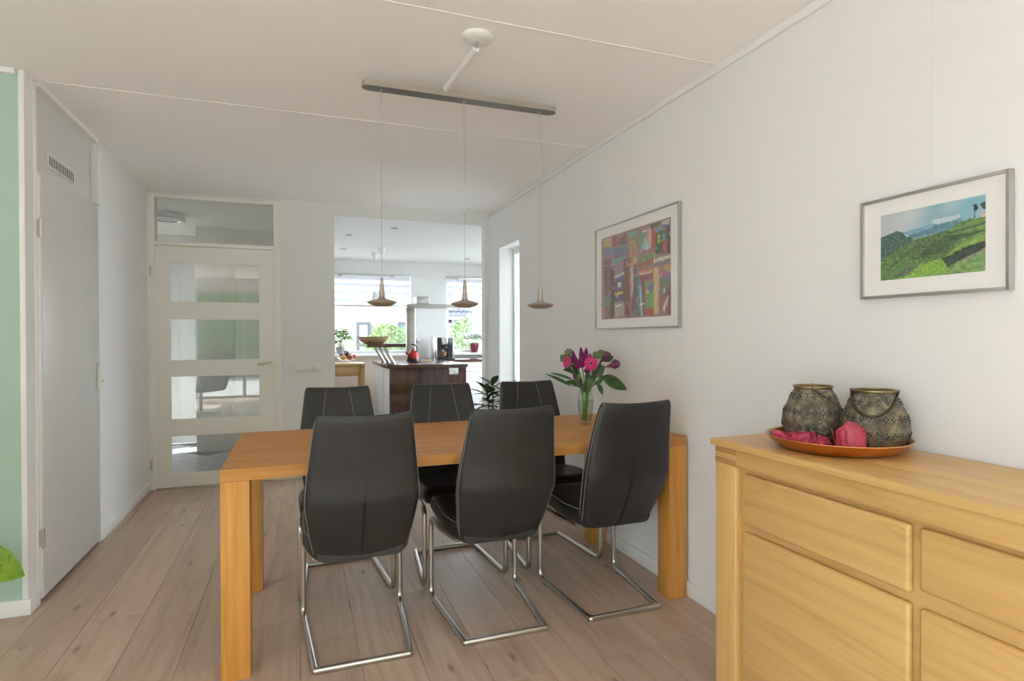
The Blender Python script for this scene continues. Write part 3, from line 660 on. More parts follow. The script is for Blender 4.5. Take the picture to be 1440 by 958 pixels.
for i in range(70):
    cx_, cy_ = rs.uniform(98, 545), rs.uniform(190, 805); ln_, wd_ = rs.uniform(6, 24), rs.uniform(2, 6); ang = rs.choice((1.57, 1.5, 1.65, -.3, -.25, 1.2, 2.0)); dx_, dy_ = math.cos(ang)*ln_, math.sin(ang)*ln_; ex, ey = -math.sin(ang)*wd_*.6, math.cos(ang)*wd_
    A(rs.choice(pal), (cx_-dx_+ex, cy_-dy_+ey), (cx_+dx_+ex, cy_+dy_+ey), (cx_+dx_-ex, cy_+dy_-ey), (cx_-dx_-ex, cy_-dy_-ey))
def abstract(y, z):
    c = (.4, .3, .3, 1)
    dy = .004*noise.noise(Vector((y*40, z*40, 1))); dz = .004*noise.noise(Vector((y*40, z*40, 5)))
    for col, P in art:
        if inpoly(y+dy, z+dz, P): c = col
    k = 1+.22*noise.noise(Vector((y*90, z*40, 3))); return (c[0]*k*.92+.11, c[1]*k*.92+.105, c[2]*k*.92+.095, 1)  # colours lifted: haze of the picture glass put into the print
picture('abstract_painting', 'framed abstract painting of colourful houses, white mat, above the flower vase', 2.387, 3.243, 1.293, 1.909, .0085, .022, 2.462, 3.172, 1.352, 1.846, abstract, 120, 100, 2.82)
# tea-garden photograph (crop 1200..1440 x 230..430)
def LP(x, y): q = onx(1200+x/1150*240, 230+y/958*200, XR-.012); return (q.y, q.z)
land = []
def Lc(col, *pts, n=.2, f=60): land.append((S(*col), [LP(*q) for q in pts], n, f))
Lc((168, 196, 205), (180, 200), (930, 200), (930, 800), (180, 800), n=.06, f=12)
Lc((190, 205, 212), (520, 385), (720, 340), (730, 365), (560, 412), n=.06, f=20)
Lc((120, 165, 190), (340, 465), (520, 412), (700, 395), (640, 440), (400, 500)); Lc((92, 135, 150), (380, 490), (560, 420), (740, 370), (740, 400), (640, 450), (400, 510))
Lc((70, 105, 90), (180, 500), (260, 475), (290, 455), (340, 465), (360, 495), (400, 495), (420, 520), (180, 680), n=.5, f=110)
Lc((92, 130, 62), (180, 810), (180, 665), (420, 510), (640, 450), (760, 380), (940, 350), (940, 800), n=.35, f=90)
Lc((88, 118, 66), (420, 520), (620, 460), (700, 560), (600, 640), (400, 640), n=.5, f=120)
Lc((112, 148, 72), (650, 440), (905, 362), (905, 385), (660, 462), n=.2); Lc((62, 92, 50), (640, 465), (905, 392), (905, 402), (640, 478), n=.3); Lc((108, 145, 72), (650, 480), (905, 405), (905, 440), (700, 478), n=.2)
Lc((60, 88, 50), (610, 480), (700, 482), (905, 440), (905, 452), (690, 525), (620, 500), n=.3); Lc((105, 142, 72), (690, 520), (905, 455), (905, 480), (740, 540), n=.25)
Lc((132, 170, 66), (720, 545), (905, 465), (908, 520), (620, 635), n=.25); Lc((46, 66, 46), (605, 640), (760, 565), (910, 515), (912, 560), (640, 695), (605, 680), n=.4)
Lc((150, 145, 125), (700, 665), (912, 560), (912, 580), (740, 680), n=.2); Lc((122, 160, 88), (640, 700), (912, 585), (915, 720), (620, 745), n=.25)
Lc((134, 178, 60), (330, 775), (460, 680), (600, 640), (640, 700), (620, 745), (450, 765), n=.3, f=90); Lc((92, 108, 78), (310, 740), (420, 670), (440, 690), (340, 770), n=.5, f=100)
Lc((40, 66, 60), (812, 285), (830, 270), (848, 288), (840, 310), (826, 318), (828, 365), (818, 365), (820, 315), n=.3); Lc((50, 76, 66), (862, 275), (885, 255), (903, 255), (903, 310), (875, 300), n=.3); Lc((222, 190, 165), (862, 340), (900, 330), (902, 362), (866, 362), n=.05); Lc((110, 150, 155), (700, 375), (725, 365), (745, 378), (740, 392), (705, 392))
for i in range(7):
    Lc((58, 84, 44), (430+30*i, 640-8*i), (560+22*i, 520-4*i), (566+22*i, 524-4*i), (440+30*i, 648-8*i), n=.4)
    Lc((70, 98, 52), (250+22*i, 700-20*i), (420+18*i, 560-6*i), (424+18*i, 566-6*i), (258+22*i, 708-20*i), n=.5)
SKY0, SKY1 = S(196, 203, 205), S(122, 182, 200)
def tea(y, z):
    c = (.5, .5, .5, 1); n_, f_ = .1, 50; q = min(1, max(0, (1.30-y)/.16)); q = q*q*(3-2*q)*(.75+.5*noise.noise(Vector((y*14, z*22, 8))))*min(1, max(0, (z-1.52)/.05)); sky = tuple(a_*(1-q)+b_*q for a_, b_ in zip(SKY0, SKY1))
    dy = .003*noise.noise(Vector((y*120, z*120, 1))); dz = .003*noise.noise(Vector((y*120, z*120, 5)))
    for col, P, nn, ff in land:
        if inpoly(y+dy, z+dz, P): c = col; n_, f_ = nn, ff
        if P is land[0][1]: c = sky
    k = 1+n_*2.4*noise.noise(Vector((y*f_*1.1, z*f_*1.7, 3))); return (c[0]*k*.9+.03, c[1]*k*.9+.035, c[2]*k*.9+.04, 1)  # slight lift paints the glass haze into this print too
picture('landscape_photograph', 'framed photograph of green tea terraces under a blue sky, above the sideboard', .979, 1.409, 1.368, 1.684, .009, .024, 1.041, 1.343, 1.424, 1.631, tea, 170, 110, 1.19)

# ================================================================== PENDANT LAMP OVER THE TABLE
LY = 2.665
pl_ = empty('pendant_lamp', (.737, LY, H), 'long nickel bar hanging lamp with three small disc shades above the table', 'lamp')
pb = B(); rr = .031; x0, x1 = .268-.737, 1.207-.737; ring = []
for cxx, a0 in ((x1-rr, -PI/2), (x0+rr, PI/2)):
    for k in range(13): a = a0+PI*k/12; ring.append((cxx+rr*math.cos(a), rr*math.sin(a)))
zb0, zb1 = 2.362-H, 2.388-H
pb.loft([[Vector((a*1, b_, zb0)) for a, b_ in ring], [Vector((a, b_, zb1)) for a, b_ in ring]])
bar = obj('bar', pb, 'nickel', pl_)
M['shadenickel'] = plain('shaded_nickel', L(.20, .18, .15), .4, .8)  # darker nickel paints the shade under the lamp bar
obj('shaded_underside', B().loft([[Vector((a_*.999, b_*.98, zb0-.0015)) for a_, b_ in ring], [Vector((a_*.999, b_*.98, zb0)) for a_, b_ in ring]]), 'shadenickel', bar)
obj('arm', B().tube([(.676-.737, 2.257-LY, -.044), (.640-.737, 2.63-LY, -.062)], .0135, 12), 'white', pl_)
obj('ceiling_rose', B().lathe([(.062, 0), (.062, -.006), (.056, -.014), (.035, -.020), (0, -.022)], 40, (.676-.737, 2.245-LY, 0)), 'white', pl_)
obj('swivel', B().cyl((.676-.737, 2.252-LY, -.042), .008, .022, 16), 'nickel', pl_)
for i, (x, zt) in enumerate(((.352, 1.511), (.738, 1.517), (1.125, 1.511))):
    x -= .737; z0 = 1.40-H
    sh = obj('shade', B().lathe([(0, -.0135), (.03, -.012), (.052, -.0055), (.0645, .003), (.0655, .0055), (.058, .010), (.04, .0155), (.022, .0195), (.0155, .025), (.0125, .04), (.0095, .07), (.0068, .112), (.005, .116), (0, .117)], 48, (x, 0, z0)), 'nickel', pl_, 60)
    obj('wire', B().tube([(x, 0, z0+.11), (x, 0, zb0)], .00095, 6), 'nickel', pl_)
    obj('wire_clamp', B().cyl((x, 0, zb0-.008), .005, .009, 10), 'steel', pl_)

# triple switch on the far wall
sw = empty('wall_switch', (.078, YF, .98), 'white triple socket and switch plate on the wall beside the glazed door', 'switch')
obj('plate', B().box(-.11, .11, -.009, 0, -.037, .037, bev=.004), 'plastic', sw)
obj('socket', B().lathe([(.028, -.0095), (.028, -.0105), (.022, -.0105), (.022, -.004), (0, -.004)], 28).box(-.001, .001, -.001, .001, 0, .001), 'plastic', sw)
o = bpy.data.objects['socket']; o.rotation_euler = (PI/2, 0, 0); o.location = (-.073, -.019, 0)
for xx in (0, .073): obj('rocker', B().box(xx-.028, xx+.028, -.013, -.009, -.028, .028, bev=.003), 'plastic', sw)

# ================================================================== PLANTS AND FLOWERS
def leaf_mesh(name, ln, wd, mat, droop=.3, fold=.15, n=8, wide=.45, wave=0):
    b = B(); rows = []
    for i in range(n+1):
        t = i/n; w_ = wd*.5*max(.015, (math.sin(PI*t**(math.log(.5)/math.log(wide))))**.85)
        z = -droop*ln*t*t; row = []
        for k in (-1, -.5, 0, .5, 1): row.append(Vector((t*ln, k*w_, z+abs(k)*w_*fold*2+wave*math.sin(t*14+k)*abs(k))))
        rows.append(row)
    b.loft(rows, False, False); me = b.mesh(name, 80); me.materials.append(M[mat]); return me
def orient(o, pos, direction, up=(0, 0, 1), roll=0):
    x = Vector(direction).normalized(); z = Vector(up); z = z-x*z.dot(x)
    if z.length < 1e-4: z = x.orthogonal()
    z.normalize(); y = z.cross(x)
    m = Matrix((x, y, z)).transposed().to_4x4() @ Matrix.Rotation(roll, 4, 'X'); m.translation = Vector(pos); o.matrix_local = m
M['leaf'] = leafmat('dark_green_leaf', L(.030, .095, .028), L(.07, .17, .05))
M['leaf_blue'] = leafmat('grey_green_leaf', L(.05, .10, .045), L(.11, .18, .08))
M['leaf_lime'] = leafmat('lime_leaf', L(.07, .17, .012), L(.16, .27, .025), .3)
M['leaf_var'] = leafmat('mottled_lime_leaf', L(.22, .40, .03), L(.34, .52, .06), .3, spots=L(.05, .22, .02))
M['stem'] = plain('green_stem', L(.16, .30, .07), .5)
M['bark'] = plain('brown_stem', L(.20, .13, .08), .8, var=.2, scale=30)
M['soil'] = plain('potting_soil', L(.035, .025, .018), .95, var=.3, scale=60)
M['potgrey'] = plain('grey_planter', L(.32, .32, .31), .6)
# vase
VX, VY, VZ = 1.467, 2.845, TZ
M['vaseglass'] = thin_glass('clear_vase_glass', L(.96, .98, .97), ior=1.45, boost=.9)
M['water'] = thin_glass('vase_water', L(.86, .92, .80), ior=1.33)
vs = empty('glass_vase', (VX, VY, VZ), 'clear glass vase of water holding purple and pink flowers', 'vase')
obj('glass_body', B().lathe([(0, .0), (.030, 0), (.032, .004), (.030, .018), (.036, .05), (.043, .09), (.0445, .115), (.041, .145), (.036, .17), (.0365, .19), (.0345, .19), (.034, .17), (.039, .145), (.0425, .115), (.041, .09), (.034, .05), (.028, .02), (0, .018)], 40), 'vaseglass', vs, 60)
obj('water', B().lathe([(0, .0185), (.0275, .021), (.0335, .05), (.0405, .09), (.042, .115), (.0405, .13), (0, .13)], 32), 'water', vs, 60)
def FP(x, y, dy=0): return ony(765+x/7.37, 480+y/7.37, VY+dy)
NECK = Vector((VX, VY, VZ+.18))
def stem_path(head, jx, jy):
    base = Vector((VX-(head.x-VX)*.10+jx*.012, VY-(head.y-VY)*.10+jy*.012, VZ+.022)); nk = Vector((VX+(head.x-VX)*.08+jx*.018, VY+(head.y-VY)*.08+jy*.018, VZ+.185))
    return base, [base, base.lerp(nk, .5), nk, nk.lerp(head, .5)+Vector((0, 0, .012)), head]
def flower(name, label, cat, head, jx, jy, r=.0024, group=None, smat='stem'):
    base, pth = stem_path(head, jx, jy); e = empty(name, base, label, cat, group)
    obj('stem', B().tube([p_-base for p_ in fillet(pth, .05, 5)], r, 8), smat, e); return e, base
M['pink'] = plain('hot_pink_petal', L(.62, .012, .19), .5, var=.2, scale=60)
M['purple'] = plain('purple_plume', L(.22, .008, .14), .75, var=.35, scale=120, bmp=.6, bscale=500)
M['calla'] = plain('plum_calla', L(.16, .03, .09), .4, var=.4, scale=30)
M['sedum'] = plain('grey_green_buds', L(.20, .27, .13), .7, var=.3, scale=80)
M['pollen'] = plain('yellow_green_disc', L(.45, .35, .12), .8)
def gerbera(name, label, head, facing, r, jx, jy):
    e, base = flower(name, label, 'flower', head, jx, jy, .0026, 'gerberas in the vase')
    f = Vector(facing).normalized(); m = Vector((0, 0, 1)).rotation_difference(f).to_matrix().to_4x4(); m.translation = head-base
    pb = B()
    for row, (n, rr, zz) in enumerate(((24, r, 0), (22, r*.82, .003), (18, r*.5, .005))):
        for k in range(n):
            a = 2*PI*(k+.5*row)/n; ca_, sa = math.cos(a), math.sin(a); rows = []
            for t in (.15, .4, .7, .9, 1.0):
                w_ = rr*.13*(1 if t < .9 else .55); q = Vector((ca_, sa, 0))*rr*t; sd = Vector((-sa, ca_, 0))*w_*(.4+.6*min(1, t*1.4))
                h = Vector((0, 0, zz+.12*rr*t-.10*rr*t*t)); rows.append([m @ (q-sd+h), m @ (q+h+Vector((0, 0, .0012))), m @ (q+sd+h)])
            pb.loft(rows, False, False)
    obj('petals', pb, 'pink', e, 80)
    obj('disc_rim', B().ball((0, 0, 0), r*.27, 1, 1, .35, 16, 8, m.to_3x3()), 'pollen', e).location = m.translation+m.to_3x3() @ Vector((0, 0, .005))
    obj('disc_heart', B().ball((0, 0, 0), r*.16, 1, 1, .45, 16, 8, m.to_3x3()), 'dark', e).location = m.translation+m.to_3x3() @ Vector((0, 0, .009))
gerbera('gerbera', 'hot pink gerbera facing forward in the glass vase', FP(487, 232, -.06), (-.32, -.9, .15), .039, .4, -.6)
gerbera('gerbera', 'hot pink gerbera turned edge-on in the glass vase', FP(240, 215, -.03), (-.95, -.28, .25), .032, -.7, -.2)
for i, (hx_, hy_, ln, w_, dy) in enumerate(((322, 195, .072, .016, 0), (388, 150, .068, .017, .01), (436, 155, .068, .0165, .015), (390, 225, .06, .024, -.01), (348, 255, .04, .02, -.025), (450, 300, .034, .022, -.02), (475, 185, .045, .014, .03))):
    hd = FP(hx_, hy_, dy); e, base = flower('celosia', 'purple plume celosia standing in the glass vase', 'flower', hd, random.uniform(-.6, .6), random.uniform(-.4, .6), .0028, 'purple celosia plumes')
    b = B(); d_ = (hd-NECK).normalized(); d_.z *= 1.4; d_.normalize(); rings = []
    for k in range(15):
        t = k/14; rr = w_*(math.sin(PI*min(1, .12+t*.88))**.7)*(1-.45*t); c_ = hd-base+d_*ln*(t-.35)*1.15
        o1 = d_.orthogonal().normalized(); o2 = d_.cross(o1); rings.append([c_+(o1*math.cos(2*PI*q/12)+o2*math.sin(2*PI*q/12))*rr*random.uniform(.72, 1.25) for q in range(12)])
    b.loft(rings); obj('plume', b, 'purple', e, 80)
for i, (hx_, hy_) in enumerate(((315, 372), (385, 415))):
    hd = FP(hx_, hy_, -.035); e, base = flower('celosia_bud', 'small purple celosia bud low in the vase bouquet', 'flower', hd, -.6+.5*i, -.5, .0018, 'purple celosia buds')
    b = B(); b.ball(hd-base, .008, 1, 1, 1.5, 12, 8); obj('plume', b, 'purple', e)
for i, (hx_, hy_, dy, R_) in enumerate(((210, 180, .02, .022), (262, 130, .03, .024), (300, 200, .045, .02), (548, 150, .03, .022), (590, 128, .04, .018), (250, 260, .01, .018))):
    hd = FP(hx_, hy_, dy); e, base = flower('sedum_head', 'grey green sedum head behind the purple plumes', 'flower', hd, random.uniform(-.7, .7), random.uniform(-.2, .8), .0025, 'green sedum heads')
    b = B()
    for k in range(38):
        a = k*2.4; rr = R_*math.sqrt(k/38); ph = math.acos(1-1.75*(k+.5)/38); b.ball(hd-base+Vector((math.cos(a)*math.sin(ph), math.sin(a)*math.sin(ph), math.cos(ph)))*R_*random.uniform(.8, 1.1), .0048, 1, 1, 1.4, 6, 5)
    obj('buds', b, 'sedum', e)
def calla(label, hx_, hy_, dy, dirn, ln):
    hd = FP(hx_, hy_, dy); e, base = flower('calla_lily', label, 'flower', hd, .5, .1, .0035, 'plum calla lilies')
    d_ = Vector(dirn).normalized(); o1 = Vector((0, -1, .35)); o1 = (o1-d_*o1.dot(d_)).normalized(); o2 = d_.cross(o1); rings = []
    for k in range(12):
        t = k/11; rr = .004+.022*t**1.8; row = []
        for q in range(17):
            a = -PI*.98+2*PI*.98*q/16; flare = ln*.28*math.cos(a)*t*t
            row.append(hd-base+d_*(ln*t+flare)+(o1*math.cos(a)+o2*math.sin(a))*rr*(1+.12*math.sin(3*a)*t))
        rings.append(row)
    b = B().loft(rings, False, False); obj('spathe', b, 'calla', e, 80)
    obj('spadix', B().tube([hd-base+d_*ln*.2, hd-base+d_*ln*.75], [.0035, .0025], 8), 'pollen', e)
calla('plum calla lily leaning outwards, lower of the pair', 635, 268, .0, (.9, -.15, .22), .062); calla('plum calla lily leaning outwards, upper of the pair', 575, 225, .025, (.55, .1, .5), .06)
# bouquet leaves
lm_big = leaf_mesh('leaf', .105, .046, 'leaf', .2, .10); lm_long = leaf_mesh('leaf', .13, .018, 'leaf', .2, .1); lm_small = leaf_mesh('leaf', .055, .022, 'leaf_blue', .3, .1)
def bleaf(me, a, b_, dy0, dy1, lab, droop_up=(-.2, -1, .45), jx=0, jy=0):
    p0 = FP(*a, dy0); p1 = FP(*b_, dy1); base, pth = stem_path(p0, jx, jy); e = empty('foliage_stem', base, lab, 'leaf', 'leaf stems in the bouquet')
    obj('stem', B().tube([p_-base for p_ in fillet(pth, .05, 5)], .0016, 6), 'stem', e)
    lf = link('leaf', me, e); orient(lf, p0-base, p1-p0, droop_up); lf.scale = ((p1-p0).length/.1,)*3 if me is lm_big else (((p1-p0).length/.125,)*3 if me is lm_long else ((p1-p0).length/.053,)*3)
bleaf(lm_big, (610, 395), (870, 480), -.02, -.06, 'broad dark green leaf spreading towards the picture wall', jx=.8)
bleaf(lm_big, (560, 440), (612, 545), -.03, -.06, 'dark green leaf hanging over the vase rim', jx=.6, jy=-.5)
bleaf(lm_long, (640, 345), (845, 405), .0, .03, 'narrow leaf arching out above the broad leaf', (0, -.9, .6), .5)
bleaf(lm_big, (600, 205), (730, 145), .03, .05, 'dark leaf rising behind the calla lilies', (0, -1, .5), .5, .6)
bleaf(lm_big, (590, 190), (690, 120), .05, .07, 'dark leaf standing upright behind the calla lilies', (0, -1, .4), .3, .7)
bleaf(lm_long, (285, 468), (45, 320), -.04, -.03, 'long blade leaf folded outwards over the chair', (0, -.9, .5), -.6, -.4)
bleaf(lm_long, (300, 400), (95, 312), -.03, -.03, 'long blade leaf arching towards the middle chair', (0, -.9, .5), -.5, -.1)
bleaf(lm_big, (400, 470), (250, 400), -.045, -.05, 'dark green leaf at the front of the vase neck', (0, -.8, .8), -.2, -.8)
bleaf(lm_big, (330, 330), (215, 280), -.01, -.02, 'dark green leaf below the edge-on gerbera', (0, -.8, .8), -.4, .1)
bleaf(lm_small, (440, 420), (425, 530), -.05, -.06, 'grey green leaf hanging in front of the vase neck', (0, -1, .1), 0, -.8)
bleaf(lm_small, (490, 400), (445, 335), -.05, -.055, 'grey green leaf under the forward gerbera', (0, -1, .2), .1, -.6)
bleaf(lm_small, (540, 380), (640, 250), -.04, -.045, 'pale green blade beside the forward gerbera', (0, -1, .2), .3, -.6)
bleaf(lm_small, (510, 390), (520, 300), -.04, -.06, 'small grey green leaf beneath the pink gerbera', (0, -1, .2), .2, -.3)
bleaf(lm_big, (560, 400), (690, 350), .0, -.02, 'dark green leaf behind the broad spreading leaf', (0, -.7, .8), .6, .2)
bleaf(lm_big, (350, 390), (290, 300), .02, .02, 'dark green leaf behind the purple plumes', (0, -1, .4), -.2, .5)
bleaf(lm_big, (480, 420), (560, 310), .02, .02, 'dark green leaf behind the pink gerbera', (0, -1, .4), .2, .5)

bleaf(lm_big, (430, 400), (470, 300), -.02, -.03, 'dark green leaf between the plumes and the pink gerbera', (0, -1, .3), 0, .1)
bleaf(lm_big, (360, 350), (300, 240), .0, .0, 'dark green leaf rising beside the edge-on gerbera', (0, -1, .3), -.3, .2)
bleaf(lm_big, (520, 350), (600, 230), .01, .01, 'dark green leaf rising below the calla lilies', (0, -1, .3), .4, .2)
bleaf(lm_small, (380, 470), (330, 390), -.05, -.06, 'grey green leaf beside the low purple buds', (0, -1, .2), -.3, -.7)
bleaf(lm_big, (520, 450), (610, 400), -.03, -.05, 'dark green leaf at the foot of the broad leaf', (0, -1, .4), .5, -.4)
# ficus behind the chairs
fx, fy = 1.38, 4.2
fp = empty('potted_ficus', (fx, fy, 0), 'leafy green potted plant standing behind the dining chairs', 'plant')
obj('pot', B().lathe([(0, 0), (.10, 0), (.13, .24), (.135, .25), (.125, .25), (.12, .22), (0, .22)], 32), 'potgrey', fp)
obj('soil', B().lathe([(0, .225), (.118, .222)], 24), 'soil', fp)
lfm = leaf_mesh('leaf', .16, .062, 'leaf', .3, .1)
for q in range(3):
    b0 = Vector((.03*math.cos(q*2.1), .03*math.sin(q*2.1), .2)); tp = Vector((-.05+.06*q, .03*math.sin(q*2.1), .84+.04*(q % 2)))
    obj('stem', B().tube([b0, b0.lerp(tp, .5)+Vector((.01, 0, 0)), tp], [.009, .007, .004], 8), 'bark', fp)
    for k in range(13):
        t = .74+.26*k/12; a = k*2.4+q; up = .15+1.0*(k/12)**2
        lf = link('leaf', lfm, fp); orient(lf, b0.lerp(tp, t), (math.cos(a), math.sin(a), up)); lf.scale = (random.uniform(.75, 1.1),)*3
lf = link('leaf', lfm, fp); orient(lf, (-.06, -.02, .72), (-1, -.2, .5)); lf.scale = (1.05,)*3
# dieffenbachia by the green wall: one leaf reaches into view
dp = empty('potted_dieffenbachia', (-1.62, 2.92, 0), 'lime green mottled leaf plant standing before the green wall', 'plant')
obj('pot', B().lathe([(0, 0), (.12, 0), (.155, .27), (.16, .28), (.145, .28), (.14, .25), (0, .25)], 32), 'potgrey', dp)
obj('soil', B().lathe([(0, .252), (.138, .25)], 24), 'soil', dp)
obj('stem', B().tube([(0, 0, .24), (.02, .01, .45), (.0, 0, .62)], [.018, .016, .012], 10), 'stem', dp)
dlm = leaf_mesh('leaf', .36, .15, 'leaf_var', .32, .12, 12, .62, .003)
for k, (a, up, z) in enumerate(((.06, -.12, .0), (1.3, .5, .05), (2.6, .3, .05), (3.9, .4, .02), (5.2, .5, .06), (.7, 1.2, .1), (3.2, 1.3, .1))):
    if k == 0:
        tip = ony(19, 822, 2.97)-Vector((-1.62, 2.92, 0)); st0 = tip+Vector((-.30, .0, .20))
        lf = link('leaf', dlm, dp); orient(lf, st0, tip+Vector((0, 0, .07))-st0, (0, -.8, .6)); obj('leaf_stalk', B().tube([(0, 0, .5), st0.lerp(Vector((0, 0, .5)), .4)+Vector((0, 0, .05)), st0], .005, 8), 'stem', dp)
    else:
        lf = link('leaf', dlm, dp); d_ = Vector((math.cos(a), math.sin(a), up)).normalized(); 
        if d_.y > .2: d_.y *= .2
        p0 = Vector((0, 0, .5+z))+d_*.13; orient(lf, p0, d_); lf.scale = (.8,)*3; obj('leaf_stalk', B().tube([(0, 0, .48+z), p0], .005, 8), 'stem', dp)

# ================================================================== KITCHEN THINGS
M['maca'] = wood('dark_striped_wood', L(.018, .007, .005), L(.05, .016, .010), L(.12, .045, .028), 2, .16, 40, 3, 0, 0, .5, 14)
M['macatop'] = wood('dark_worktop_edge', L(.05, .022, .014), L(.085, .04, .026), L(.12, .06, .04), 0, .18, 40, 3, 0)
M['pine'] = wood('pine', L(.46, .26, .09), L(.58, .35, .13), L(.66, .42, .18), 0, .45, 40, 3, .05)
M['limestrip'] = plain('lime_strip', L(.25, .48, .08), .25)
M['steelgrey'] = plain('hood_steel', L(.60, .60, .57), .3, .9)
M['redglaze'] = plain('red_enamel', L(.45, .02, .015), .2, var=.1)
M['black'] = plain('black_plastic', L(.02, .02, .022), .25)
# peninsula
pn = empty('kitchen_peninsula', (1.53, 8.0, 0), 'kitchen peninsula with dark striped front and glossy worktop', 'kitchen island')
def pk(x0, x1, y0, y1, z0, z1, bev=.002): return B().box(x0-1.53, x1-1.53, y0-8.0, y1-8.0, z0, z1, bev=bev)
obj('worktop', pk(1.015, 2.045, 7.25, 8.76, .857, .9, .003), 'macatop', pn)
obj('front_panel', pk(1.05, 2.03, 7.275, 7.30, .0, .856), 'maca', pn)
obj('carcass', pk(1.07, 2.02, 7.30, 8.76, .10, .856), 'white', pn); obj('plinth', pk(1.10, 1.99, 7.33, 8.7, 0, .10), 'dark', pn)
obj('cabinet_door', pk(1.048, 1.069, 7.302, 7.80, .11, .85), 'white', pn); obj('cabinet_door', pk(1.048, 1.069, 7.86, 8.74, .11, .85), 'white', pn); obj('grip_strip', pk(1.06, 1.0695, 7.80, 7.86, .11, .85, .001), 'dark', pn)
sp = obj('socket_plate', pk(1.80, 1.925, 7.269, 7.275, .765, .85), 'chrome', pn)
for q in (1.832, 1.893): obj('socket_insert', pk(q-.024, q+.024, 7.266, 7.2695, .784, .832), 'plastic', sp)
hob = obj('hob', pk(1.35, 2.0, 7.75, 8.25, .9, .904, .001), 'black', pn)
# raised bar shelf
bs = empty('bar_shelf', (1.0, 7.9, .9), 'raised dark bar shelf on slanted steel posts above the peninsula', 'shelf')
obj('board', B().box(-.22, .25, -.65, .55, .222, .262, bev=.003), 'macatop', bs); obj('side_strip', B().box(-.2235, -.22, -.648, .548, .2225, .2615), 'limestrip', bs)  # thin lime-coloured strip along the board's left side
for yy in (-.58, -.1, .4): obj('post', B().tube([(.12, yy, .0), (-.01, yy, .222)], .022, 14), 'steel', bs)
# worktop along the window wall
cw = empty('base_cabinets', (2.63, 9.08, 0), 'white kitchen base cabinets under the window with the flower pot', 'cabinet')
def cwb(x0, x1, y0, y1, z0, z1, bev=.002): return B().box(x0-2.63, x1-2.63, y0-9.08, y1-9.08, z0, z1, bev=bev)
obj('carcass', cwb(1.78, 3.48, 8.82, 9.38, .1, .857), 'white', cw); obj('plinth', cwb(1.8, 3.46, 8.87, 9.36, 0, .1), 'dark', cw)
for a, b_ in ((2.08, 2.345), (2.35, 2.945), (2.95, 3.47)):
    obj('drawer', cwb(a, b_-.004, 8.80, 8.819, .705, .85), 'white', cw); obj('cabinet_door', cwb(a, b_-.004, 8.80, 8.819, .11, .70), 'white', cw)
obj('worktop', B().box(1.76, 3.49, 8.775, 9.385, .858, .9, bev=.003), 'macatop', None, label='dark worktop running below the kitchen windows', cat='worktop')
M['hoodpost'] = plain('beige_steel', L(.42, .37, .31), .35, .4)
# extractor hood on its steel column
hd = empty('extractor_hood', (1.51, 8.42, .9), 'flat steel extractor hood carried on a steel column above the peninsula', 'extractor hood')
obj('column', B().box(-.055, .055, -.05, .05, .0, .76, bev=.006), 'hoodpost', hd); obj('column_groove', B().box(.012, .02, -.0515, -.05, .0, .755), 'nickel', hd)
obj('tube_rail', B().tube([(.066, -.03, .0), (.066, -.03, .76)], .010, 10), 'chrome', hd)
obj('canopy', B().loft([[Vector((x_, y_, z_)) for x_, y_ in rrect(1, 1, .02, 2)] for z_ in (0,)] if False else [[Vector((.27+px*sx_, py*sy_, z_)) for px, py in rrect(1, 1, .06, 3)] for sx_, sy_, z_ in ((.36, .27, .765), (.365, .275, .78), (.355, .265, .80), (.30, .22, .815))]), 'steelgrey', hd)
obj('motor_box', B().box(.075, .26, -.13, .13, .815, .93, bev=.004), 'steelgrey', hd)
obj('glass_wing', B().loft([[Vector((-.145, y_, .755)) , Vector((-.145, y_, .762)), Vector((.0, y_, .835)), Vector((.0, y_, .828))] for y_ in (-.25, .25)]), 'white', hd)
obj('filter', B().box(.02, .52, -.2, .2, .7595, .765), 'steelgrey', hd)
# kettle
kt = empty('kettle', (1.485, 8.05, .904), 'red stove kettle with black handle on the peninsula', 'kettle')
obj('body', B().lathe([(0, 0), (.088, 0), (.098, .012), (.094, .045), (.072, .105), (.042, .15), (.03, .158), (0, .16)], 32), 'redglaze', kt, 60)
obj('base_band', B().lathe([(.0985, .004), (.1, .03), (.095, .048), (.096, .03)], 32), 'black', kt); obj('lid_knob', B().ball((0, 0, .172), .014), 'black', kt)
obj('handle', B().tube(fillet([(.06, 0, .08), (.055, 0, .20), (.03, 0, .235), (-.035, 0, .245)], .03), .009, 10), 'black', kt)
obj('spout', B().tube([(-.05, 0, .09), (-.10, 0, .135)], [.018, .012], 12), 'redglaze', kt)
# wooden spoon rest
obj('chopping_board', B().box(-.09, .09, -.05, .05, 0, .012, bev=.004), 'pine', None, label='small wooden board lying between kettle and coffee machine', cat='board').location = (1.73, 8.40, .9)
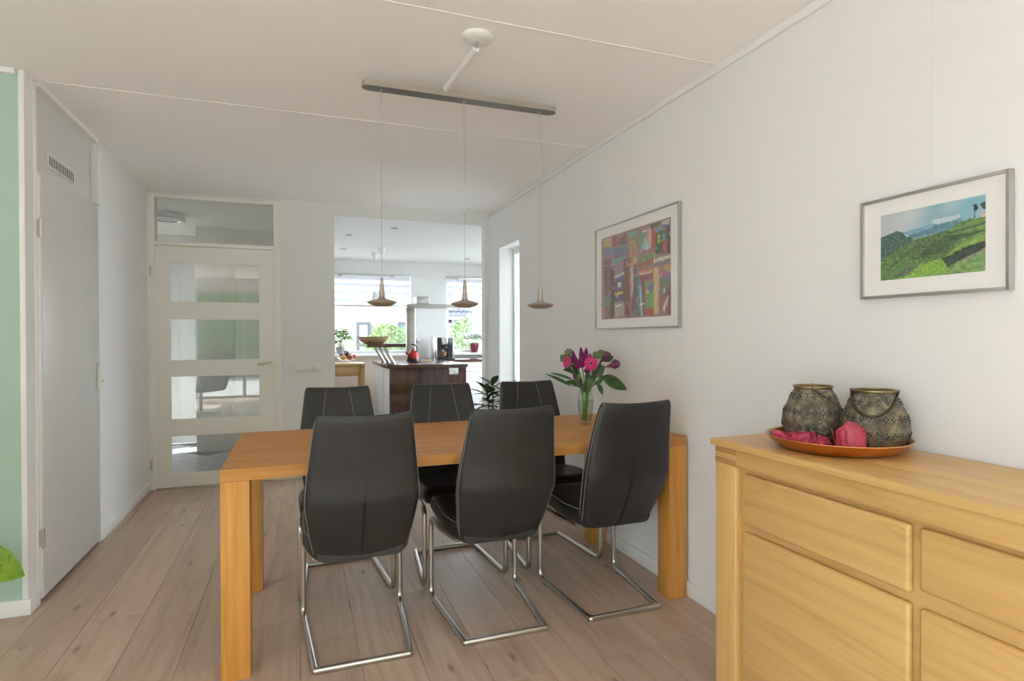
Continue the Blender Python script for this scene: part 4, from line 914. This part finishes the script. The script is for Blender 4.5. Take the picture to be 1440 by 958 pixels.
# coffee machine
cm = empty('coffee_machine', (2.12, 8.98, .9), 'black and silver coffee machine on the worktop', 'coffee machine')
obj('body', B().box(-.15, -.12, -.15, .15, 0, .34, bev=.006).box(.12, .15, -.15, .15, 0, .34, bev=.006).box(-.12, .12, .0, .15, .0, .34, bev=.006), 'steel', cm)
obj('front_panel', B().box(-.12, .12, -.145, 0, .19, .335, bev=.006), 'black', cm); obj('side_column', B().box(-.12, -.055, -.14, 0, .03, .19), 'black', cm); obj('side_column', B().box(.055, .12, -.14, 0, .03, .19), 'black', cm)
obj('spout', B().box(-.035, .035, -.175, -.10, .15, .21, bev=.006), 'black', cm); obj('control_panel', B().box(-.05, .05, -.16, -.14, .23, .335, bev=.006), 'chrome', cm); obj('drip_tray', B().box(-.13, .15, -.22, -.0, 0, .03, bev=.006), 'black', cm)
gl = empty('coffee_glass', (2.12, 8.84, .9305), 'glass of coffee under the coffee machine spout', 'glass'); obj('glass', B().lathe([(0, 0), (.026, 0), (.034, .1), (.032, .1), (.025, .004), (0, .004)], 24), 'vaseglass', gl)
M['coffee'] = plain('milk_coffee', L(.45, .17, .07), .3); obj('coffee', B().lathe([(0, .02), (.026, .02), (.031, .088), (0, .088)], 24), 'coffee', gl)
obj('wall_socket', B().box(-.035, .035, -.012, 0, -.033, .033, bev=.003), 'steel', None, label='small steel socket on the kitchen wall between the windows', cat='socket').location = (1.80, KY, 1.18)
# wooden bowl with fruit on the bar shelf
M['bowlwood'] = wood('carved_bowl_wood', L(.32, .17, .07), L(.44, .26, .12), L(.55, .35, .18), 0, .5, 40)
rings = []
for z_, k, off in ((0, .62, .0), (.03, .82, 0), (.085, 1.0, 0), (.09, .98, 0), (.082, .93, 0), (.035, .75, 0), (.012, .55, 0), (.010, .05, 0)):
    rings.append([Vector((math.cos(a)*.185*k+(.02*z_/.09)*math.copysign(abs(math.cos(a))**4, math.cos(a)), math.sin(a)*.085*k, z_+.012*max(0, math.cos(a))**3*(1 if z_ > .07 else 0))) for a in [2*PI*q/36 for q in range(36)]])
wb = obj('wooden_bowl', B().loft(rings), 'bowlwood', None, 60, 'boat-shaped wooden bowl on the raised bar shelf', 'bowl'); wb.location = (.90, 7.62, 1.1625)
def fruit(name, label, mat, loc, r, group=None, sz=.92, stem=True):
    e = empty(name, loc, label, 'fruit', group); prof = [(0, -sz*r+.12*r), (.25*r, -sz*r), (.7*r, -.68*r), (r*.97, -.2*r), (r, .1*r), (.85*r, .55*r), (.45*r, .85*r), (.15*r, .82*r), (0, .74*r)]
    obj('flesh', B().lathe(prof, 20), mat, e, 80)
    if stem: obj('stalk', B().tube([(0, 0, .74*r), (.06*r, 0, 1.05*r)], .05*r, 6), 'bark', e)
M['peach'] = plain('peach_skin', L(.60, .22, .10), .6, var=.3, scale=20); M['orange'] = plain('orange_skin', L(.80, .30, .03), .5, bmp=.3, bscale=300); M['apple'] = plain('apple_skin', L(.50, .10, .05), .35, var=.5, scale=18); M['grape'] = plain('red_grape', L(.10, .02, .05), .3, var=.4, scale=30)
fruit('peach', 'peach lying in the boat-shaped wooden bowl', 'peach', (.95, 7.62, 1.1625+.052), .042); 
# console table with fruit bowl
ct = empty('console_table', (.62, 8.82, 0), 'small pine console table with drawer beside the peninsula', 'table')
obj('top', B().box(-.29, .275, -.25, .22, .835, .872, bev=.004), 'pine', ct); dr = obj('drawer', B().box(-.235, .185, -.235, -.215, .70, .825, bev=.003), 'pine', ct); obj('knob', B().ball((-.02, -.248, .765), .014), 'pine', dr)
obj('apron', B().box(-.26, .24, -.214, .19, .69, .834), 'pine', ct)
for sx_ in (-.265, .215):
    for sy_ in (-.235, .165): obj('leg', B().box(sx_, sx_+.05, sy_, sy_+.05, 0, .8345, bev=.003), 'pine', ct)
fb = empty('fruit_bowl', (.65, 8.75, .8725), 'clear glass fruit bowl on the pine console table', 'bowl')
obj('bowl', B().lathe([(0, .004), (.06, .004), (.065, 0), (.05, .018), (.05, .025), (.10, .045), (.145, .085), (.148, .09), (.142, .088), (.095, .05), (.04, .032), (0, .03)], 40), 'vaseglass', fb, 60)
fruit('orange', 'orange in the glass fruit bowl', 'orange', (.60, 8.68, .8725+.085), .04, stem=False)
fruit('apple', 'red apple in the glass fruit bowl beside the orange', 'apple', (.69, 8.67, .8725+.083), .042); fruit('apple', 'red apple at the rim of the glass fruit bowl', 'apple', (.755, 8.73, .8725+.092), .036)
gp = empty('grape_bunch', (.64, 8.79, .8725+.08), 'bunch of dark red grapes heaped in the glass fruit bowl', 'grapes'); gsm = B().ball((0, 0, 0), .0155, u=10, v=8).mesh('grape'); gsm.materials.append(M['grape'])
for q in range(46):
    a = random.uniform(0, 2*PI); rr = random.uniform(0, .085); o = link('grape', gsm, gp); o.location = (math.cos(a)*rr*1.1, math.sin(a)*rr*.8, .02+random.uniform(.0, .085)*(1-rr/.1))
obj('stalk', B().tube([(0, 0, .09), (.01, 0, .12)], .003, 6), 'bark', gp)
# basil and flower pot on the sills
def small_plant(name, label, loc, potmat, potr, poth, lm, n, spread, height, flowers=None):
    e = empty(name, loc, label, 'plant'); obj('pot', B().lathe([(0, 0), (potr*.62, 0), (potr, poth*.75), (potr*.92, poth), (potr*.8, poth), (potr*.85, poth*.8), (0, poth*.8)], 28), potmat, e, 60)
    obj('soil', B().lathe([(0, poth*.81), (potr*.84, poth*.80)], 20), 'soil', e)
    for q in range(n):
        a = q*2.4; t = q/n; rr = spread*math.sqrt(t); top = Vector((math.cos(a)*rr, math.sin(a)*rr*.6, poth+height*(1-.85*t*random.uniform(.5, 1))))
        if q % 4 == 0: obj('stem', B().tube([(0, 0, poth*.8), top], .002, 5), 'stem', e)
        lf = link('leaf', lm, e); orient(lf, top, (math.cos(a), math.sin(a)-.4, random.uniform(-.2, .6))); lf.scale = (random.uniform(.7, 1.15),)*3
    if flowers:
        for q in range(flowers):
            a = q*2.4; rr = spread*1.1*math.sqrt((q+.5)/flowers); obj('bloom', B().ball((math.cos(a)*rr, math.sin(a)*rr*.6-.02, poth+height*(1.0-.45*(q/flowers))), .027, 1, 1, .7, 8, 6), 'whitebloom', e)
M['whitebloom'] = plain('white_bloom', L(.45, .47, .42), .7); M['potred'] = plain('dark_red_glaze', L(.16, .02, .03), .2, var=.1)
bl = leaf_mesh('leaf', .10, .07, 'leaf_lime', .35, .12)
small_plant('basil_plant', 'bright green potted basil on the sill behind the fruit bowl', (.60, KY-.085, WZ0), 'potgrey', .07, .11, bl, 80, .15, .27)
small_plant('flowering_pot_plant', 'dark red pot with white flowers on the kitchen sill', (2.735, KY-.085, WZ0), 'potred', .085, .16, leaf_mesh('leaf', .09, .06, 'leaf_lime', .3, .12), 26, .15, .14, 34)
# blinds in bands
def sheer_mat(name, c, tr):
    m, nt, p = newmat(name); p.inputs['Base Color'].default_value = c; p.inputs['Roughness'].default_value = .9; v = coords(nt); bump(nt, p, noise_t(nt, v, 400), .1)
    t = N(nt, 'ShaderNodeBsdfTranslucent'); t.inputs[0].default_value = c; mx = N(nt, 'ShaderNodeMixShader'); mx.inputs[0].default_value = tr
    nt.links.new(p.outputs[0], mx.inputs[1]); nt.links.new(t.outputs[0], mx.inputs[2]); nt.links.new(mx.outputs[0], [n for n in nt.nodes if n.type == 'OUTPUT_MATERIAL'][0].inputs[0]); return m
M['band'] = sheer_mat('blind_band', L(.80, .80, .84), .3); M['sheer'] = sheer_mat('sheer_band', L(.9, .9, .9), .6)
for nm, a, b_, lab in (('roller_blind', W1a+.02, W1b-.03, 'banded day-and-night blind in the window beside the extractor hood'), ('roller_blind', W2a+.01, W2b-.02, 'banded day-and-night blind in the window behind the flower pot')):
    e = empty(nm, ((a+b_)/2, KY-.02, WZ1), lab, 'blind', 'kitchen window blinds'); hw = (b_-a)/2; z = -.03; q = 0
    obj('head_rail', B().box(-hw-.02, hw+.02, -.03, .02, -.028, 0, bev=.004), 'steelgrey', e)
    while z > -.45:
        hgt = .062 if q % 2 == 0 else .052; obj('blind_band', B().box(-hw, hw, -.004, -.0025, z-hgt, z), 'band' if q % 2 == 0 else 'sheer', e); z -= hgt; q += 1
    obj('bottom_bar', B().box(-hw, hw, -.010, .004, z-.022, z, bev=.004), 'steelgrey', e)
    for q in (-.6, .6): obj('bracket', B().box(q*hw-.03, q*hw+.03, -.04, -.01, -.045, -.015, bev=.006), 'alu', e)
# kitchen pendants and spots
for x_, y_, zs, lab in ((1.035, 8.55, 1.78, 'white kitchen pendant nearer the window'), (1.05, 7.95, 1.80, 'white kitchen pendant nearer the dining room')):
    e = empty('kitchen_pendant', (x_, y_, H), lab, 'lamp', 'white kitchen pendants')
    obj('ceiling_cup', B().lathe([(.055, 0), (.05, -.02), (.028, -.095), (.015, -.105), (0, -.106)], 24), 'white', e, 60); obj('wire', B().tube([(0, 0, -.1), (0, 0, zs+.1-H)], .0016, 6), 'plastic', e)
    obj('shade', B().lathe([(0, zs+.12-H), (.02, zs+.115-H), (.042, zs+.07-H), (.05, zs-H), (.047, zs-H), (.038, zs+.068-H), (0, zs+.105-H)], 28), 'white', e, 60)
for x_, y_, lab in ((.565, 7.1, 'small recessed spotlight above the fruit bowl side of the kitchen'), (.59, 8.25, 'small recessed spotlight near the kitchen window wall corner'), (1.0, 6.5, 'small recessed spotlight just beyond the opening'), (2.45, 8.7, 'small recessed spotlight above the flower pot window')):
    e = empty('ceiling_spotlight', (x_, y_, H), lab, 'spotlight', 'kitchen ceiling spotlights'); obj('ring', B().lathe([(.048, 0), (.048, -.006), (.035, -.008), (.034, 0)], 28), 'nickel', e); obj('lens', B().lathe([(0, -.001), (.034, -.001)], 24), 'dark', e)

# ================================================================== OUTSIDE
M['paving'] = plain('pale_paving', L(.24, .235, .22), .9, var=.1, scale=2)
M['brick'] = None
bm_, nt, p = newmat('pale_brick'); v = coords(nt, (1, 1, 1)); br = N(nt, 'ShaderNodeTexBrick'); br.inputs['Scale'].default_value = 4.5; br.inputs['Color1'].default_value = L(.118, .102, .09); br.inputs['Color2'].default_value = L(.105, .09, .078); br.inputs['Mortar'].default_value = L(.098, .088, .08)
rot = N(nt, 'ShaderNodeMapping'); rot.inputs['Rotation'].default_value = (PI/2, 0, 0); nt.links.new(v, rot.inputs['Vector']); nt.links.new(rot.outputs[0], br.inputs['Vector']); nt.links.new(br.outputs[0], p.inputs['Base Color']); p.inputs['Roughness'].default_value = .9; M['brick'] = bm_
M['anthra'] = plain('anthracite_frame', L(.015, .02, .028), .5); M['rooftile'] = plain('grey_roof_tile', L(.035, .035, .042), .8, var=.25, scale=8, spec=.2); M['outpane'] = plain('reflecting_pane', L(.06, .08, .07), .15, var=.3, scale=.8); M['curtain'] = plain('pale_curtain_pane', L(.13, .14, .135), .3)
struct('ground', boxes((-30, 30, -30, 60, -.12, -.065)), 'paving', label='pale paving around the house', cat='ground')
def housewin(parent, u0, u1, v0, v1, Y, fmat, pmat, t=.08):
    a = ony(u0, v1, Y); b_ = ony(u1, v0, Y); x0, x1, z0, z1 = a.x, b_.x, max(.1, a.z), b_.z; lx, ly = parent.location.x, parent.location.y
    f = obj('window', boxes((x0-lx, x0+t-lx, Y-.06-ly, Y-ly-.001, z0, z1), (x1-t-lx, x1-lx, Y-.06-ly, Y-ly-.001, z0, z1), (x0+t-lx, x1-t-lx, Y-.06-ly, Y-ly-.001, z1-t, z1), (x0+t-lx, x1-t-lx, Y-.06-ly, Y-ly-.001, z0, z0+t)), fmat, parent)
    obj('pane', boxes((x0+t-lx, x1-t-lx, Y-.03-ly, Y-.02-ly, z0+t, z1-t)), pmat, f)
HY = 22.0
ha = empty('brick_house', (2.2, HY, -.065), 'pale brick house across the street outside the kitchen window', 'building')
obj('wall', boxes((-6, 3.1, 0, 5, 0, 5.2)), 'brick', ha); obj('roof', B().loft([[Vector((-6.3, -.4, 5.2)), Vector((3.4, -.4, 5.2)), Vector((3.4, 5.4, 5.2)), Vector((-6.3, 5.4, 5.2))], [Vector((-6.3, 2.4, 7.4)), Vector((3.4, 2.4, 7.4)), Vector((3.4, 2.6, 7.4)), Vector((-6.3, 2.6, 7.4))]]), 'rooftile', ha)
housewin(ha, 502, 520, 451, 506, HY, 'anthra', 'curtain'); housewin(ha, 560, 574, 451, 500, HY, 'anthra', 'outpane')
hb = empty('tiled_roof_house', (8.2, HY, -.065), 'white house with a low grey tiled roof outside the kitchen window', 'building')
rz = ony(650, 448, HY).z+.065
M['render'] = plain('house_render', L(.14, .14, .135), .8); obj('wall', boxes((-2.6, 3.5, .0, 5, 0, rz)), 'render', hb)
for q in range(7):   # courses of wavy tiles
    rows = []
    for e_ in (0, 1):
        y_ = -.5+(q+e_*1.08)*.36; z_ = rz+.02+(q+e_)*.2+(.05 if e_ == 0 else 0); rows.append([Vector((-2.9+.06*i, y_, z_+.035*abs(math.sin(PI*(i*.06)/.2)))) for i in range(108)])
    rows2 = [[p_+Vector((0, 0, -.06)) for p_ in rows[0]]]+rows; obj('tile_course', B().loft(rows2, False, False), 'rooftile', hb, 50)
obj('gutter', B().box(-2.9, 3.6, -.62, -.48, rz-.06, rz+.03, bev=.02), 'white', hb)
housewin(hb, 630, 648, 452, 492, HY, 'render', 'outpane', .1); housewin(hb, 652, 676, 452, 492, HY, 'render', 'outpane', .1)
M['bush'] = leafmat('bush_leaf', L(.055, .10, .022), L(.12, .18, .05), .35, 8); M['bush2'] = leafmat('hedge_leaf', L(.08, .21, .045), L(.20, .36, .09), .3, 6, .8)
def shrub(name, label, c, rx, ry, rz_, n, sz, mat, cat='shrub', group=None, core=True):
    e = empty(name, (c[0], c[1], -.065), label, cat, group); b = B(); rnd = random.Random(int(c[0]*100+c[1]))
    for q in range(n):
        a = rnd.uniform(0, 2*PI); h = rnd.uniform(-.95, 1); r = math.sqrt(1-h*h)*rnd.uniform(.75, 1.05)*(1+.18*math.sin(a*3+h*4)); p0 = Vector((math.cos(a)*r*rx, math.sin(a)*r*ry, rz_+h*rz_*.98+.1))
        d1 = Vector((rnd.uniform(-1, 1), rnd.uniform(-1, 1), rnd.uniform(-1, 1))).normalized()*sz; d2 = d1.orthogonal().normalized()*sz*.45
        vv = [b.bm.verts.new(p0+k) for k in (-d1, -d2, d1, d2)]; b.bm.faces.new(vv)
    obj('foliage', b, mat, e, kind='stuff')
    for q in range(4): obj('stem', B().tube([(0, 0, 0), (rx*.5*math.cos(q*1.6), ry*.5*math.sin(q*1.6), rz_*1.2)], [.04, .012], 6), 'bark', e)
a = ony(545, 490, 17); shrub('garden_shrub', 'pale green shrub in front of the brick house', (a.x, 17, 0), .62, .5, .80, 3000, .05, 'bush')
a = ony(668, 480, 16); shrub('garden_shrub', 'pale green shrub in front of the white house', (a.x, 16, 0), .85, .5, .92, 3500, .05, 'bush')
# garden behind the camera, seen mirrored in the door panes
hg = empty('garden_hedge', (-2.5, -10, -.065), 'tall dense green hedge closing off the garden terrace', 'hedge'); b = B(); rnd = random.Random(3)
for q in range(26000):
    u_, v_ = rnd.uniform(-6.5, 6.5), rnd.random(); p0 = Vector((u_, rnd.uniform(0, .7)-.25*math.sin(u_*2.3+v_*3), 4.4*v_+.25*math.sin(u_*1.7)))
    d1 = Vector((rnd.uniform(-1, 1), rnd.uniform(-1, 1), rnd.uniform(-1, 1))).normalized()*.085; d2 = d1.orthogonal().normalized()*.04
    b.bm.faces.new([b.bm.verts.new(p0+k) for k in (-d1, -d2, d1, d2)])
obj('foliage', b, 'bush2', hg, kind='stuff')
obj('inner_branches', B().box(-6.4, 6.4, -.3, -.05, 0, 4.2, bev=.1), 'bush2', hg)
for q in range(9): obj('stem', B().tube([(-6+1.5*q, .2, 0), (-6+1.5*q+.1, .25, 3.6)], [.06, .02], 6), 'bark', hg)
# swivel chair by the garden window, mirrored in the door panes
scx = empty('swivel_chair', (-1.45, .7, 0), 'dark swivel armchair near the garden window, mirrored in the door panes', 'chair', None, .6)
for q in range(5):
    a = 2*PI*q/5; obj('base_foot', B().tube([(0, 0, .07), (.30*math.cos(a), .30*math.sin(a), .035)], [.022, .014], 10), 'steel', scx)
obj('column', B().cyl((0, 0, .06), .025, .34), 'steel', scx); obj('seat', B().box(-.26, .26, -.25, .27, .40, .50, bev=.035, seg=4), 'leather', scx)
obj('backrest', B().box(-.25, .25, -.05, .05, 0, .58, bev=.035, seg=4, mtx=Matrix.Translation((0, -.25, .46)) @ Matrix.Rotation(.28, 4, 'X')), 'leather', scx)
for sx_ in (-1, 1): obj('armrest', B().tube(fillet([(sx_*.27, -.2, .42), (sx_*.29, -.28, .66), (sx_*.29, .2, .66), (sx_*.27, .22, .45)], .06), .016, 10), 'leather', scx)
